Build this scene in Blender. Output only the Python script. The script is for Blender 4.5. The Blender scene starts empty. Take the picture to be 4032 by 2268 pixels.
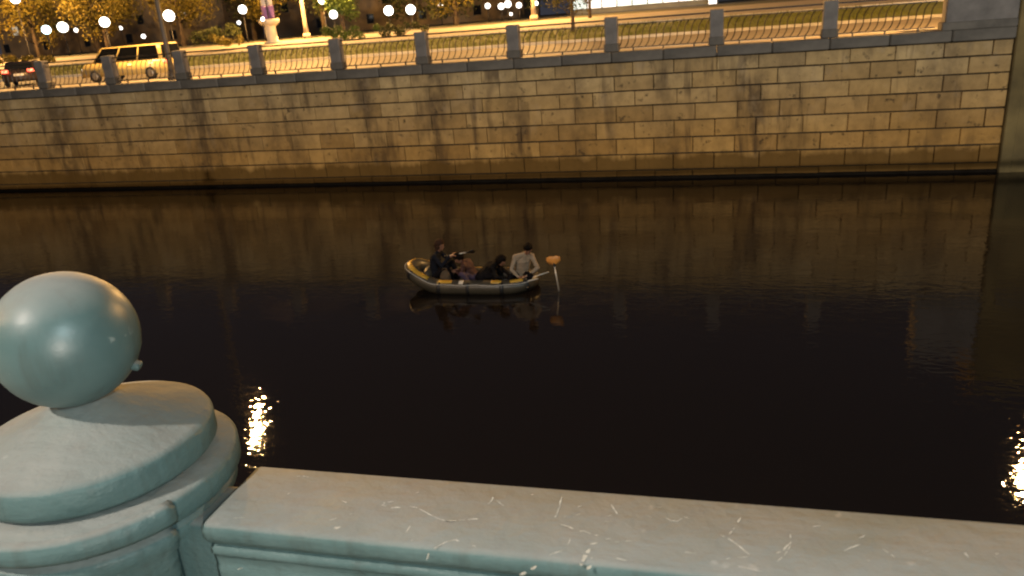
import bpy, bmesh, math, random
from mathutils import Vector, Matrix, noise
R = math.radians
scene = bpy.context.scene
C = scene.collection

# ------------------------------------------------------------------ camera
EYE = Vector((0, 0, 5.671))
YAW, PITCH, ROLL = -0.29015, 0.33729, -0.07929
fwd = Vector((math.sin(YAW)*math.cos(PITCH), math.cos(YAW)*math.cos(PITCH), -math.sin(PITCH)))
rgt = Vector((math.cos(YAW), -math.sin(YAW), 0))
upv = rgt.cross(fwd)
r2 = rgt*math.cos(ROLL) + upv*math.sin(ROLL)
u2 = upv*math.cos(ROLL) - rgt*math.sin(ROLL)
cam_d = bpy.data.cameras.new('camera')
cam = bpy.data.objects.new('camera', cam_d)
C.objects.link(cam)
m = Matrix((r2, u2, -fwd)).transposed().to_4x4()
m.translation = EYE
cam.matrix_world = m
cam_d.sensor_width = 36
cam_d.lens = 36*3030/4032
cam_d.clip_start, cam_d.clip_end = 0.05, 900
cam_d.dof.use_dof = True
cam_d.dof.focus_distance = 2.2
cam_d.dof.aperture_fstop = 27.05/5.4
scene.camera = cam

# ------------------------------------------------------------------ night sky
world = bpy.data.worlds.new('World')
scene.world = world
world.use_nodes = True
wn = world.node_tree
wn.nodes.clear()
w_out = wn.nodes.new('ShaderNodeOutputWorld')
w_add = wn.nodes.new('ShaderNodeAddShader')
w_sky = wn.nodes.new('ShaderNodeTexSky')
w_sky.sky_type = 'NISHITA'
w_sky.sun_disc = False
w_sky.sun_elevation = R(-4)
w_sky.sun_rotation = R(40)
w_b1 = wn.nodes.new('ShaderNodeBackground')
w_b1.inputs[1].default_value = 0.01
w_b2 = wn.nodes.new('ShaderNodeBackground')          # town glow on the night haze
w_b2.inputs[0].default_value = (0.78, 0.78, 1.0, 1)
w_b2.inputs[1].default_value = 0.046
wn.links.new(w_sky.outputs[0], w_b1.inputs[0])
wn.links.new(w_b1.outputs[0], w_add.inputs[0])
wn.links.new(w_b2.outputs[0], w_add.inputs[1])
wn.links.new(w_add.outputs[0], w_out.inputs[0])

# ------------------------------------------------------------------ lamps of the near bank (behind the camera)
def point_light(name, loc, power, col, radius):
    d = bpy.data.lights.new(name, 'POINT')
    d.energy, d.color, d.shadow_soft_size = power, col, radius
    o = bpy.data.objects.new(name, d)
    o.location = loc
    C.objects.link(o)
    return o
point_light('mast_floodlight', (65.5, -87.0, 21.2), 285000, (1.0, 0.92, 0.80), 0.3)
point_light('cool_street_light', (10.9, -9.8, 14.2), 5600, (0.74, 0.97, 1.0), 0.22)
point_light('peach_street_light', (-5.5, -4.7, 13.2), 6600, (1.0, 0.86, 0.74), 0.2)
point_light('warm_street_light', (-15.0, -1.6, 11.8), 2600, (1.0, 0.62, 0.32), 0.3)

scene.view_settings.view_transform = 'Standard'
scene.view_settings.look = 'None'
scene.view_settings.exposure = 0
scene.view_settings.gamma = 1
scene.view_settings.use_curve_mapping = False
scene.cycles.use_denoising = True
scene.cycles.max_bounces = 6
scene.cycles.sample_clamp_indirect = 6
scene.cycles.caustics_reflective = False
scene.cycles.caustics_refractive = False

# ------------------------------------------------------------------ helpers
def obj(name, bm, mats, parent=None, smooth=False, loc=None):
    me = bpy.data.meshes.new(name)
    bm.normal_update()
    bm.to_mesh(me)
    bm.free()
    if not isinstance(mats, (list, tuple)):
        mats = [mats]
    for k in mats:
        me.materials.append(k)
    if smooth:
        for p in me.polygons:
            p.use_smooth = True
    o = bpy.data.objects.new(name, me)
    C.objects.link(o)
    if parent:
        o.parent = parent
    if loc:
        o.location = loc
    return o
def tag(o, label=None, cat=None, group=None, kind=None):
    if label: o['label'] = label
    if cat: o['category'] = cat
    if group: o['group'] = group
    if kind: o['kind'] = kind
    return o
def thing(name, label, cat, loc=(0, 0, 0), rz=0, group=None):
    o = bpy.data.objects.new(name, None)
    o.empty_display_size = 0.2
    o.location = loc
    o.rotation_euler = (0, 0, rz)
    C.objects.link(o)
    return tag(o, label, cat, group)
def like(src, parent, loc=None, rot=None, scale=None):
    o = src.copy()
    C.objects.link(o)
    o.parent = parent
    if loc is not None: o.location = loc
    if rot is not None: o.rotation_euler = rot
    if scale is not None: o.scale = scale
    return o
def box(bm, a, b, bev=0.0, seg=1):
    r = bmesh.ops.create_cube(bm, size=1)
    vs = r['verts']
    a, b = Vector(a), Vector(b)
    for v in vs:
        v.co = Vector((a[i] + (b[i]-a[i])*(v.co[i]+0.5) for i in range(3)))
    if bev:
        es = list({e for v in vs for e in v.link_edges})
        bmesh.ops.bevel(bm, geom=es, offset=bev, segments=seg, affect='EDGES', profile=0.6)
    return vs
def boxm(a, b, bev=0.0, seg=1):
    bm = bmesh.new()
    box(bm, a, b, bev, seg)
    return bm
def tube(bm, pts, rad, n=8, caps=True, flat=1.0):
    pts = [Vector(p) for p in pts]
    if not isinstance(rad, (list, tuple)):
        rad = [rad]*len(pts)
    rings = []
    prev = None
    for i, p in enumerate(pts):
        t = (pts[min(i+1, len(pts)-1)] - pts[max(i-1, 0)]).normalized()
        if prev is None:
            a = t.cross(Vector((0, 0, 1)))
            if a.length < 0.1: a = t.cross(Vector((0, 1, 0)))
        else:
            a = prev - t*prev.dot(t)
        a.normalize()
        prev = a
        b = t.cross(a)
        rings.append([bm.verts.new(p + (a*math.cos(k*2*math.pi/n) + b*flat*math.sin(k*2*math.pi/n))*rad[i]) for k in range(n)])
    for r0, r1 in zip(rings, rings[1:]):
        for k in range(n):
            bm.faces.new((r0[k], r0[(k+1) % n], r1[(k+1) % n], r1[k]))
    if caps:
        bm.faces.new(rings[0][::-1])
        bm.faces.new(rings[-1])
    return rings
def lathe(bm, prof, n=48, a0=0.0, a1=2*math.pi, centre=(0, 0, 0)):
    full = abs(a1-a0-2*math.pi) < 1e-6
    cnt = n if full else n+1
    cols = []
    for k in range(cnt):
        a = a0 + (a1-a0)*k/n
        cols.append([bm.verts.new(Vector(centre) + Vector((r*math.cos(a), r*math.sin(a), z))) for r, z in prof])
    for k in range(n):
        c0, c1 = cols[k], cols[(k+1) % cnt]
        for i in range(len(prof)-1):
            f = [c0[i], c0[i+1], c1[i+1], c1[i]]
            try: bm.faces.new(f)
            except ValueError: pass
    if not full:
        bm.faces.new([cols[0][i] for i in range(len(prof))])
        bm.faces.new([cols[-1][i] for i in range(len(prof)-1, -1, -1)])
    bmesh.ops.remove_doubles(bm, verts=bm.verts, dist=1e-5)
    bmesh.ops.recalc_face_normals(bm, faces=bm.faces)
def ball(bm, c, r, u=16, v=10, sc=(1, 1, 1)):
    q = bmesh.ops.create_uvsphere(bm, u_segments=u, v_segments=v, radius=r)
    for x in q['verts']:
        x.co = Vector((x.co.x*sc[0], x.co.y*sc[1], x.co.z*sc[2])) + Vector(c)
    return q['verts']
def sheet(pts_rows):
    """grid of points -> bmesh"""
    bm = bmesh.new()
    g = [[bm.verts.new(p) for p in row] for row in pts_rows]
    for i in range(len(g)-1):
        for k in range(len(g[0])-1):
            bm.faces.new((g[i][k], g[i][k+1], g[i+1][k+1], g[i+1][k]))
    bmesh.ops.recalc_face_normals(bm, faces=bm.faces)
    return bm

# ------------------------------------------------------------------ materials
class NT:
    def __init__(s, name):
        s.m = bpy.data.materials.new(name)
        s.m.use_nodes = True
        s.t = s.m.node_tree
        s.b = s.t.nodes['Principled BSDF']
    def n(s, typ, **kw):
        x = s.t.nodes.new('ShaderNode'+typ)
        for k, v in kw.items():
            if k.startswith('i_'):
                key = k[2:]
                x.inputs[int(key) if key.isdigit() else key.replace('_', ' ')].default_value = v
            else:
                setattr(x, k, v)
        return x
    def l(s, a, b): s.t.links.new(a, b)
    def noise(s, vec, scale, detail=4, rough=0.55, dist=0.0):
        x = s.n('TexNoise')
        x.inputs['Scale'].default_value = scale
        x.inputs['Detail'].default_value = detail
        x.inputs['Roughness'].default_value = rough
        x.inputs['Distortion'].default_value = dist
        if vec is not None: s.l(vec, x.inputs['Vector'])
        return x.outputs['Fac']
    def ramp(s, fac, stops, interp='LINEAR'):
        x = s.n('ValToRGB')
        x.color_ramp.interpolation = interp
        while len(x.color_ramp.elements) < len(stops): x.color_ramp.elements.new(0.5)
        for e, (p, c) in zip(x.color_ramp.elements, stops):
            e.position = p
            e.color = (c, c, c, 1) if isinstance(c, (int, float)) else (*c, 1)
        s.l(fac, x.inputs[0])
        return x.outputs[0]
    def mix(s, fac, a, b, mode='MIX'):
        x = s.n('Mix', data_type='RGBA', blend_type=mode)
        for v, i in ((fac, 0), (a, 6), (b, 7)):
            if hasattr(v, 'links'): s.l(v, x.inputs[i])
            elif i == 0: x.inputs[0].default_value = v
            else: x.inputs[i].default_value = (*v, 1)
        return x.outputs[2]
    def math(s, op, a, b=0.0):
        x = s.n('Math', operation=op)
        for v, i in ((a, 0), (b, 1)):
            if hasattr(v, 'links'): s.l(v, x.inputs[i])
            else: x.inputs[i].default_value = v
        return x.outputs[0]
    def pos(s, sc=(1, 1, 1)):
        g = s.n('NewGeometry')
        mp = s.n('Mapping')
        mp.inputs['Scale'].default_value = sc
        s.l(g.outputs['Position'], mp.inputs['Vector'])
        return mp.outputs[0]
    def opos(s, sc=(1, 1, 1)):
        g = s.n('TexCoord')
        mp = s.n('Mapping')
        mp.inputs['Scale'].default_value = sc
        s.l(g.outputs['Object'], mp.inputs['Vector'])
        return mp.outputs[0]
    def bump(s, h, strength=0.3, dist=0.01):
        x = s.n('Bump')
        x.inputs['Strength'].default_value = strength
        x.inputs['Distance'].default_value = dist
        s.l(h, x.inputs['Height'])
        s.l(x.outputs[0], s.b.inputs['Normal'])
        return x
    def col(s, c):
        if hasattr(c, 'links'): s.l(c, s.b.inputs['Base Color'])
        else: s.b.inputs['Base Color'].default_value = (*c, 1)
    def rough(s, r):
        if hasattr(r, 'links'): s.l(r, s.b.inputs['Roughness'])
        else: s.b.inputs['Roughness'].default_value = r
def simple(name, c, rough=0.6, var=0.25, scale=6.0, metal=0.0, spec=0.5, bump=0.0):
    t = NT(name)
    f = t.noise(t.opos(), scale, 5)
    lo = tuple(x*(1-var) for x in c); hi = tuple(min(1, x*(1+var)) for x in c)
    t.col(t.ramp(f, [(0.3, lo), (0.7, hi)]))
    t.rough(rough)
    t.b.inputs['Metallic'].default_value = metal
    t.b.inputs['Specular IOR Level'].default_value = spec
    if bump: t.bump(f, bump, 0.01)
    return t.m
def emit(name, c, s, base=(0.6, 0.6, 0.6)):
    t = NT(name)
    t.col(base)
    t.b.inputs['Emission Color'].default_value = (*c, 1)
    t.b.inputs['Emission Strength'].default_value = s
    return t.m

def mat_stone():
    t = NT('quay_stone')
    p = t.pos()
    oi = t.n('ObjectInfo')
    tone = t.ramp(oi.outputs['Random'], [(0.0, (0.32, 0.218, 0.095)), (0.3, (0.41, 0.290, 0.138)), (0.6, (0.47, 0.345, 0.172)), (0.85, (0.40, 0.276, 0.120)), (1.0, (0.34, 0.245, 0.122))])
    f1 = t.noise(p, 2.3, 6, 0.65)
    c = t.mix(0.55, tone, t.ramp(f1, [(0.28, 0.35), (0.62, 1.0)]), 'MULTIPLY')
    # rain streaks running down from the coping
    st = t.noise(t.pos((1.5, 1.5, 0.16)), 1.5, 5, 0.6, 0.4)
    patch = t.noise(t.pos((0.9, 1, 0.45)), 0.9, 3, 0.6)
    stf = t.math('MULTIPLY', t.ramp(st, [(0.52, 0.0), (0.62, 1.0)]), t.ramp(patch, [(0.44, 0.05), (0.60, 1.0)]))
    c = t.mix(t.math('MULTIPLY', stf, 0.80), c, (0.085, 0.058, 0.034))
    # broad soot stains below leaking coping joints
    gx_ = t.n('SeparateXYZ'); t.l(p, gx_.inputs[0])
    wob = t.math('MULTIPLY', t.math('SUBTRACT', t.noise(t.pos((0.8, 1, 0.5)), 1.4, 4, 0.6), 0.5), 1.3)
    xx = t.math('ADD', gx_.outputs['X'], wob)
    tot = None
    for cx, wd, am in ((-27.5, 0.8, 0.9), (-24.6, 0.45, 0.5), (-20.6, 0.7, 0.8), (-17.3, 0.35, 0.6), (-16.3, 0.45, 0.6), (-13.1, 0.35, 0.9), (-10.45, 0.5, 0.85), (-7.5, 0.35, 0.6), (-5.2, 0.4, 0.7), (-2.1, 0.5, 0.55), (0.6, 0.34, 0.95), (2.0, 0.4, 0.4), (6.2, 0.5, 0.6)):
        g_ = t.math('DIVIDE', t.math('SUBTRACT', xx, cx), wd)
        e_ = t.math('MULTIPLY', t.math('POWER', 2.718, t.math('MULTIPLY', t.math('MULTIPLY', g_, g_), -1.0)), am)
        tot = e_ if tot is None else t.math('MAXIMUM', tot, e_)
    brk = t.ramp(t.noise(t.pos((1.6, 1, 0.8)), 1.5, 5, 0.65), [(0.36, 0.15), (0.56, 1.0)])
    c = t.mix(t.math('MULTIPLY', t.math('MULTIPLY', tot, brk), 0.80), c, (0.075, 0.053, 0.034))
    # black lichen spots
    sp = t.noise(p, 3.6, 4, 0.7)
    c = t.mix(t.math('MULTIPLY', t.ramp(sp, [(0.60, 0.0), (0.70, 1.0)]), 0.8), c, (0.035, 0.026, 0.018))
    # lime bloom
    lb = t.noise(t.pos((1.0, 1, 0.7)), 1.7, 5, 0.6)
    c = t.mix(t.math('MULTIPLY', t.ramp(lb, [(0.56, 0.0), (0.7, 1.0)]), 0.35), c, (0.37, 0.29, 0.19))
    # algae up to the flood line, plus the shadow band painted into the colour
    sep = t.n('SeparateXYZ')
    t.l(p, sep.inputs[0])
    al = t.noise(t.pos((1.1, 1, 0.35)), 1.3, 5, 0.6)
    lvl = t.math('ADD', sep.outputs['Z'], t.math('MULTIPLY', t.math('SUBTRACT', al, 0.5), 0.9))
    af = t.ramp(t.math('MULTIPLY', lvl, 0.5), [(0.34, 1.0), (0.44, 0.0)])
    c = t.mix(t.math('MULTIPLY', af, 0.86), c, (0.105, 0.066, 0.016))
    warm = t.ramp(t.math('MULTIPLY', sep.outputs['Z'], 0.25), [(0.30, 1.0), (0.95, 0.0)])   # more orange-brown towards the water
    c = t.mix(t.math('MULTIPLY', warm, 0.70), c, t.mix(1.0, c, (1.0, 0.70, 0.27), 'MULTIPLY'))
    # scalloped stain under the coping, with the coping's shadow painted in
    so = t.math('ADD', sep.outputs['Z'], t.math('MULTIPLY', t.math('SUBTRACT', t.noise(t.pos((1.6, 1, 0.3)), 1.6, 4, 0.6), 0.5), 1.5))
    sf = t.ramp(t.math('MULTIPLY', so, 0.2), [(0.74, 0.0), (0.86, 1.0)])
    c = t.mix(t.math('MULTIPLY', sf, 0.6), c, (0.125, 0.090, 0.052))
    t.col(c)
    t.rough(0.85)
    t.b.inputs['Specular IOR Level'].default_value = 0.25
    h = t.math('ADD', t.math('MULTIPLY', f1, 1.0), t.math('MULTIPLY', t.noise(p, 22, 4), 0.35))
    t.bump(h, 0.55, 0.03)
    return t.m
def mat_paint(name='railing_paint', spec=0.22, rlo=0.40, rhi=0.54, bs=0.75):
    """thick grey-green oil paint on iron, brushed, a little glossy"""
    t = NT(name)
    p = t.pos()
    f = t.noise(p, 9, 5, 0.6)
    c = t.ramp(f, [(0.3, (0.064, 0.112, 0.112)), (0.7, (0.086, 0.137, 0.136))])
    d = t.noise(p, 38, 4, 0.7)
    c = t.mix(t.math('MULTIPLY', t.ramp(d, [(0.60, 0.0), (0.72, 1.0)]), 0.25), c, (0.09, 0.105, 0.10))
    g = t.noise(p, 22, 3, 0.6)
    c = t.mix(t.math('MULTIPLY', t.ramp(g, [(0.69, 0.0), (0.75, 1.0)]), 0.5), c, (0.34, 0.38, 0.36))
    gr_ = t.noise(t.pos((26, 26, 2.2)), 1.0, 4, 0.6)      # rain grime
    c = t.mix(t.math('MULTIPLY', t.ramp(gr_, [(0.52, 0.0), (0.66, 1.0)]), 0.42), c, (0.050, 0.066, 0.060))
    # upward faces paler: dust and the lamps' light put into the colour
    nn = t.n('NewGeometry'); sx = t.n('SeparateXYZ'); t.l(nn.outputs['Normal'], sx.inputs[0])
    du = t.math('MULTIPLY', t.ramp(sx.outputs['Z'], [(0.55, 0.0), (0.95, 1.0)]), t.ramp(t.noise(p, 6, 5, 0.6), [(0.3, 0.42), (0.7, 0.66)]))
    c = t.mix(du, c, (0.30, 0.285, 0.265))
    t.col(c)
    rb_ = t.ramp(t.noise(p, 14, 4), [(0.3, rlo), (0.7, rhi)])
    t.rough(t.math('ADD', rb_, t.math('MULTIPLY', du, 0.45)))          # pale tops are dull
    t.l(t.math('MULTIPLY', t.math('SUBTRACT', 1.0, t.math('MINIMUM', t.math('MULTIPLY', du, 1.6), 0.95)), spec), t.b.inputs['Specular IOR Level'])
    br = t.noise(t.pos((5, 30, 60)), 1.2, 4, 0.6)
    h = t.math('ADD', t.math('MULTIPLY', t.noise(p, 16, 4, 0.62), 1.0), t.math('MULTIPLY', br, 0.35))
    t.bump(h, bs, 0.008)
    return t.m
def mat_water():
    t = NT('river_water')
    t.col((0.0072, 0.0058, 0.0050))
    t.rough(0.018)
    t.b.inputs['IOR'].default_value = 1.333
    t.b.inputs['Specular IOR Level'].default_value = 0.5
    a = t.noise(t.pos((0.75, 1.5, 1)), 1.25, 3, 0.55, 0.5)
    b = t.noise(t.pos((1.0, 2.0, 1)), 3.1, 3, 0.5, 0.8)
    c = t.noise(t.pos((1.0, 1.7, 1)), 10.0, 2, 0.5)
    h = t.math('ADD', t.math('MULTIPLY', a, 0.75), t.math('ADD', t.math('MULTIPLY', b, 0.50), t.math('MULTIPLY', c, 0.10)))
    t.bump(h, 1.0, 0.0064)
    return t.m
def mat_ground(name, lo, hi, scale=0.5, rough=0.8, fine=14):
    t = NT(name)
    p = t.pos()
    f = t.noise(p, scale, 6, 0.65)
    c = t.ramp(f, [(0.3, lo), (0.7, hi)])
    g = t.noise(p, fine, 3)
    c = t.mix(0.5, c, t.ramp(g, [(0.3, 0.55), (0.7, 1.0)]), 'MULTIPLY')
    t.col(c); t.rough(rough)
    t.bump(g, 0.3, 0.01)
    return t.m
def mat_leaf(name, a, b, d):
    t = NT(name)
    f = t.noise(t.pos(), 0.9, 4, 0.6)
    g = t.noise(t.pos(), 7.0, 2)
    c = t.ramp(f, [(0.32, a), (0.52, b), (0.7, d)])
    c = t.mix(0.6, c, t.ramp(g, [(0.3, 0.4), (0.7, 1.0)]), 'MULTIPLY')
    t.col(c); t.rough(0.6)
    t.b.inputs['Specular IOR Level'].default_value = 0.2
    return t.m

M = dict(
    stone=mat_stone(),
    mortar=simple('mortar', (0.034, 0.021, 0.008), 0.9, 0.4, 3),
    granite=simple('coping_granite', (0.092, 0.082, 0.068), 0.75, 0.4, 1.7, bump=0.3),
    granite_dark=simple('granite_pillar', (0.128, 0.116, 0.106), 0.7, 0.28, 2.2, bump=0.25),
    abut=simple('mossy_concrete', (0.135, 0.098, 0.036), 0.9, 0.45, 0.8, bump=0.3),
    iron=simple('black_iron', (0.016, 0.013, 0.011), 0.45, 0.3, 9),
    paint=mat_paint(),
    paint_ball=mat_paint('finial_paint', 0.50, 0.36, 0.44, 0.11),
    chip=simple('bare_primer', (0.36, 0.37, 0.335), 0.8, 0.45, 120),
    water=mat_water(),
    paving=mat_ground('promenade_paving', (0.26, 0.22, 0.17), (0.36, 0.31, 0.24), 0.7),
    asphalt=mat_ground('asphalt', (0.16, 0.135, 0.105), (0.24, 0.205, 0.16), 0.35),
    grass=mat_ground('verge_grass', (0.085, 0.098, 0.014), (0.15, 0.155, 0.022), 0.8, 0.9, 9),
    soil=mat_ground('park_soil', (0.05, 0.05, 0.02), (0.10, 0.085, 0.04), 0.3, 0.9, 5),
    kerb=simple('kerb_stone', (0.42, 0.40, 0.36), 0.8, 0.2, 2),
    bark=simple('bark', (0.075, 0.052, 0.032), 0.9, 0.4, 5, bump=0.5),
    steel=simple('lamp_post_steel', (0.065, 0.060, 0.055), 0.55, 0.15, 3),
    post_sand=simple('concrete_post', (0.44, 0.36, 0.26), 0.8, 0.2, 3),
    sodium=emit('sodium_lamp_glow', (1.0, 0.66, 0.30), 420),
    globe_w=emit('globe_glow_white', (1.0, 0.97, 0.90), 7),
    globe_c=emit('globe_glow_cyan', (0.62, 0.95, 1.0), 7),
    globe_s=emit('globe_glow_warm', (1.0, 0.90, 0.72), 6),
    far_lamp=emit('far_lamp_glow', (1.0, 0.96, 0.88), 3.5),
    glass_lit=emit('lit_glazing', (0.80, 1.0, 0.96), 1.15),
    glass_blind=emit('lit_blind', (1.0, 0.97, 0.92), 1.5),
    window_dim=emit('lit_room_window', (1.0, 0.86, 0.62), 0.42),
    facade=simple('facade_panel', (0.20, 0.21, 0.20), 0.7, 0.15, 1),
    block=simple('apartment_plaster', (0.24, 0.19, 0.13), 0.9, 0.3, 0.3),
    frame=simple('window_frame', (0.10, 0.11, 0.11), 0.5, 0.1, 3),
    white_stone=simple('white_painted_stone', (0.62, 0.58, 0.50), 0.7, 0.15, 2),
    cloth_violet=simple('violet_cloth', (0.22, 0.12, 0.36), 0.8, 0.3, 2),
    cloth_pale=simple('pale_blue_cloth', (0.50, 0.52, 0.62), 0.8, 0.25, 2),
    van_yellow=simple('yellow_car_paint', (0.60, 0.46, 0.17), 0.3, 0.05, 2),
    car_dark=simple('dark_car_paint', (0.030, 0.022, 0.020), 0.25, 0.1, 2),
    car_glass=simple('car_glass', (0.010, 0.011, 0.012), 0.08, 0.1, 2),
    rubber=simple('tyre_rubber', (0.015, 0.014, 0.013), 0.8, 0.2, 8),
    hub=simple('hub_steel', (0.35, 0.35, 0.35), 0.35, 0.1, 4, metal=0.8),
    headlight=emit('headlight_glow', (1.0, 0.97, 0.9), 22),
    indicator=emit('side_lamp_glow', (1.0, 0.55, 0.10), 5),
    taillight=emit('tail_lamp_glow', (1.0, 0.035, 0.012), 5),
    hull=simple('olive_boat_vinyl', (0.046, 0.039, 0.026), 0.42, 0.2, 5),
    hull_floor=simple('dark_green_vinyl', (0.012, 0.026, 0.026), 0.5, 0.3, 4),
    boat_yellow=simple('yellow_vinyl_strip', (0.46, 0.27, 0.03), 0.4, 0.15, 6),
    rope=simple('grey_rope', (0.42, 0.40, 0.36), 0.8, 0.2, 30),
    black_vinyl=simple('black_rubber', (0.012, 0.012, 0.012), 0.5, 0.2, 8),
    alu=simple('oar_aluminium', (0.46, 0.43, 0.37), 0.35, 0.1, 8, metal=0.3),
    blade_orange=simple('orange_blade_plastic', (0.60, 0.25, 0.05), 0.4, 0.25, 7),
    blade_dark=simple('dark_blade_plastic', (0.02, 0.016, 0.012), 0.5, 0.2, 6),
    skin=simple('skin', (0.24, 0.115, 0.068), 0.55, 0.12, 20),
    navy=simple('navy_jacket', (0.010, 0.011, 0.016), 0.9, 0.3, 14, spec=0.1, bump=0.2),
    black_cloth=simple('black_cloth', (0.007, 0.006, 0.007), 0.9, 0.3, 12, spec=0.1, bump=0.2),
    black_jacket=simple('black_jacket', (0.011, 0.009, 0.008), 0.9, 0.4, 9, spec=0.1, bump=0.2),
    cream=simple('cream_sweatshirt', (0.27, 0.21, 0.145), 0.85, 0.12, 12, bump=0.2),
    maroon=simple('maroon_jacket', (0.055, 0.020, 0.013), 0.8, 0.35, 10, bump=0.2),
    purple=simple('purple_trousers', (0.040, 0.026, 0.055), 0.8, 0.3, 10),
    tan=simple('brown_bag_cloth', (0.075, 0.050, 0.026), 0.85, 0.3, 8),
    hair_dark=simple('dark_hair', (0.006, 0.004, 0.003), 0.8, 0.4, 40, spec=0.1, bump=0.4),
    hair_brown=simple('brown_hair', (0.034, 0.016, 0.009), 0.8, 0.4, 40, spec=0.15, bump=0.4),
    leaf_gold=mat_leaf('leaf_gold', (0.09, 0.078, 0.014), (0.17, 0.135, 0.022), (0.24, 0.165, 0.024)),
    leaf_green=mat_leaf('leaf_green', (0.035, 0.065, 0.014), (0.08, 0.125, 0.024), (0.12, 0.16, 0.03)),
    leaf_dark=mat_leaf('leaf_dark', (0.03, 0.038, 0.014), (0.065, 0.075, 0.022), (0.11, 0.105, 0.026)),
)

# ------------------------------------------------------------------ ground, river
def struct(name, bm, mm):
    o = obj(name, bm, mm)
    o['kind'] = 'structure'
    return o
bm = bmesh.new()
struct('river_water', sheet([[(x, y, 0) for x in (-260, 260)] for y in (0.6, 27.6)]), M['water'])
XS = (-330, -160, -80, -40, -20, 0, 20, 60, 160, 260)
struct('promenade_pavement', sheet([[(x, y, 4.07) for x in XS] for y in (27.22, 33.8)]), M['paving'])
struct('near_road', sheet([[(x, y, z) for x in XS] for y, z in ((33.98, 3.95), (40, 4.0), (45.6, 4.05))]), M['asphalt'])
b = bmesh.new(); box(b, (-330, 33.8, 3.8), (260, 33.98, 4.09), 0.015)
struct('promenade_kerb', b, M['kerb'])
b = bmesh.new(); box(b, (-330, 45.6, 3.9), (260, 45.85, 4.20), 0.02)
struct('verge_kerb', b, M['kerb'])
rows = []
for i in range(9):
    t = i/8
    rows.append([(x, 45.85 + 6.4*t, 4.19 + 0.50*t + 0.05*math.sin(x*0.9+i)) for x in range(-200, 141, 4)])
struct('verge_bank', sheet(rows), M['grass'])
b = bmesh.new(); box(b, (-330, 52.25, 4.3), (260, 52.5, 4.80), 0.02)
struct('far_road_kerb', b, M['kerb'])
struct('far_road', sheet([[(x, y, z) for x in XS] for y, z in ((52.5, 4.72), (60, 4.9), (70, 5.2))]), M['paving'])
struct('park_ground', sheet([[(x, y, z) for x in XS] for y, z in ((70, 5.204), (74, 5.3), (130, 5.5), (330, 5.6))]), M['soil'])
b = bmesh.new(); box(b, (-200, -200, -1.5), (200, 1.14, 4.07))
struct('near_embankment', b, M['asphalt'])
# sown grass on the bank: one mass of blades
b = bmesh.new()
rnd = random.Random(5)
for i in range(9000):
    x = rnd.uniform(-62, 9); t = rnd.random()
    y = 45.95 + 6.2*t; z = 4.19 + 0.50*t
    h = rnd.uniform(0.08, 0.24); a = rnd.uniform(0, 6.28); w = 0.035
    dx, dy = math.cos(a)*w, math.sin(a)*w
    ox, oy = rnd.uniform(-.06, .06), rnd.uniform(-.06, .06)
    v = [b.verts.new((x-dx, y-dy, z-.02)), b.verts.new((x+dx, y+dy, z-.02)), b.verts.new((x+ox, y+oy, z+h))]
    b.faces.new(v)
tag(obj('bank_grass', b, M['grass']), 'short green grass on the sloping bank between the two roads', 'grass', kind='stuff')

# ------------------------------------------------------------------ far quay wall: stone by stone
WY = 26.914
wall = thing('quay_wall', 'tall tan stone block quay wall with grey coping across the river', 'wall', (0, WY, 0))
obj('wall_backing', boxm((-60, 0.055, -1.5), (8.02, 0.9, 3.985)), M['mortar'], wall)
def block_mesh(seed, w=1.0):
    rr = random.Random(seed)
    bm = bmesh.new()
    vs = box(bm, (-w/2, 0.0, -0.5), (w/2, 0.055, 0.5))
    f = [q for q in bm.faces if q.calc_center_median().y < 1e-4][0]
    r = bmesh.ops.inset_region(bm, faces=[f], thickness=0.022, depth=0.0)
    for v in f.verts: v.co.y -= 0.018 + rr.uniform(-0.006, 0.008)
    bm.faces.remove([q for q in bm.faces if abs(q.calc_center_median().y-0.055) < 1e-4][0])
    return bm
protos = []
for k in range(5):
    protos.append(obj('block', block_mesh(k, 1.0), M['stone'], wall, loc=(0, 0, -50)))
COURSE = [(-0.25, 0.30), (0.30, 0.86), (0.86, 1.41), (1.41, 1.98), (1.98, 2.52), (2.52, 3.02), (3.02, 3.53), (3.53, 3.975)]
rnd = random.Random(11)
n_block = 0
used_proto = set()
far_left = bmesh.new()
for ci, (z0, z1) in enumerate(COURSE):
    x = 8.02
    first = 0.9 if ci % 2 else 0.32
    base = -7.19 if ci % 2 else -6.54
    edges = [8.02]
    k = math.floor((8.02-0.35-base)/1.338)
    xe = base + 1.338*k
    while xe > -36.2:
        edges.append(xe + rnd.uniform(-0.09, 0.09))
        xe -= 1.338
    for a, c in zip(edges, edges[1:]):
        gz, gx = rnd.uniform(0.030, 0.050), rnd.uniform(0.010, 0.030)
        w, h = a-c-gx, z1-z0-gz
        pz = ((z0+z1)/2, rnd.uniform(-0.007, 0.007))
        kk = rnd.randrange(5)
        if kk not in used_proto:
            o = protos[kk]; used_proto.add(kk)
        else:
            o = like(protos[kk], wall)
        o.location = ((a+c)/2, pz[1], pz[0] + rnd.uniform(-0.004, 0.004))
        o.scale = (w, 1, h)
        o.rotation_euler = (0, R(rnd.uniform(-0.12, 0.12)), 0)
        n_block += 1
# coping slabs
cp = boxm((-0.5, -0.16, 0), (0.5, 0.36, 0.335), 0.025)
cop0 = obj('coping_slab', cp, M['granite'], wall)
x = 8.02; first = True
while x > -37:
    w = 1.703
    o = cop0 if first else like(cop0, wall)
    first = False
    o.location = (x-w/2, 0, 3.985 + rnd.uniform(-0.006, 0.006))
    o.scale = (w-0.018, 1, 1)
    x -= w
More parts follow.
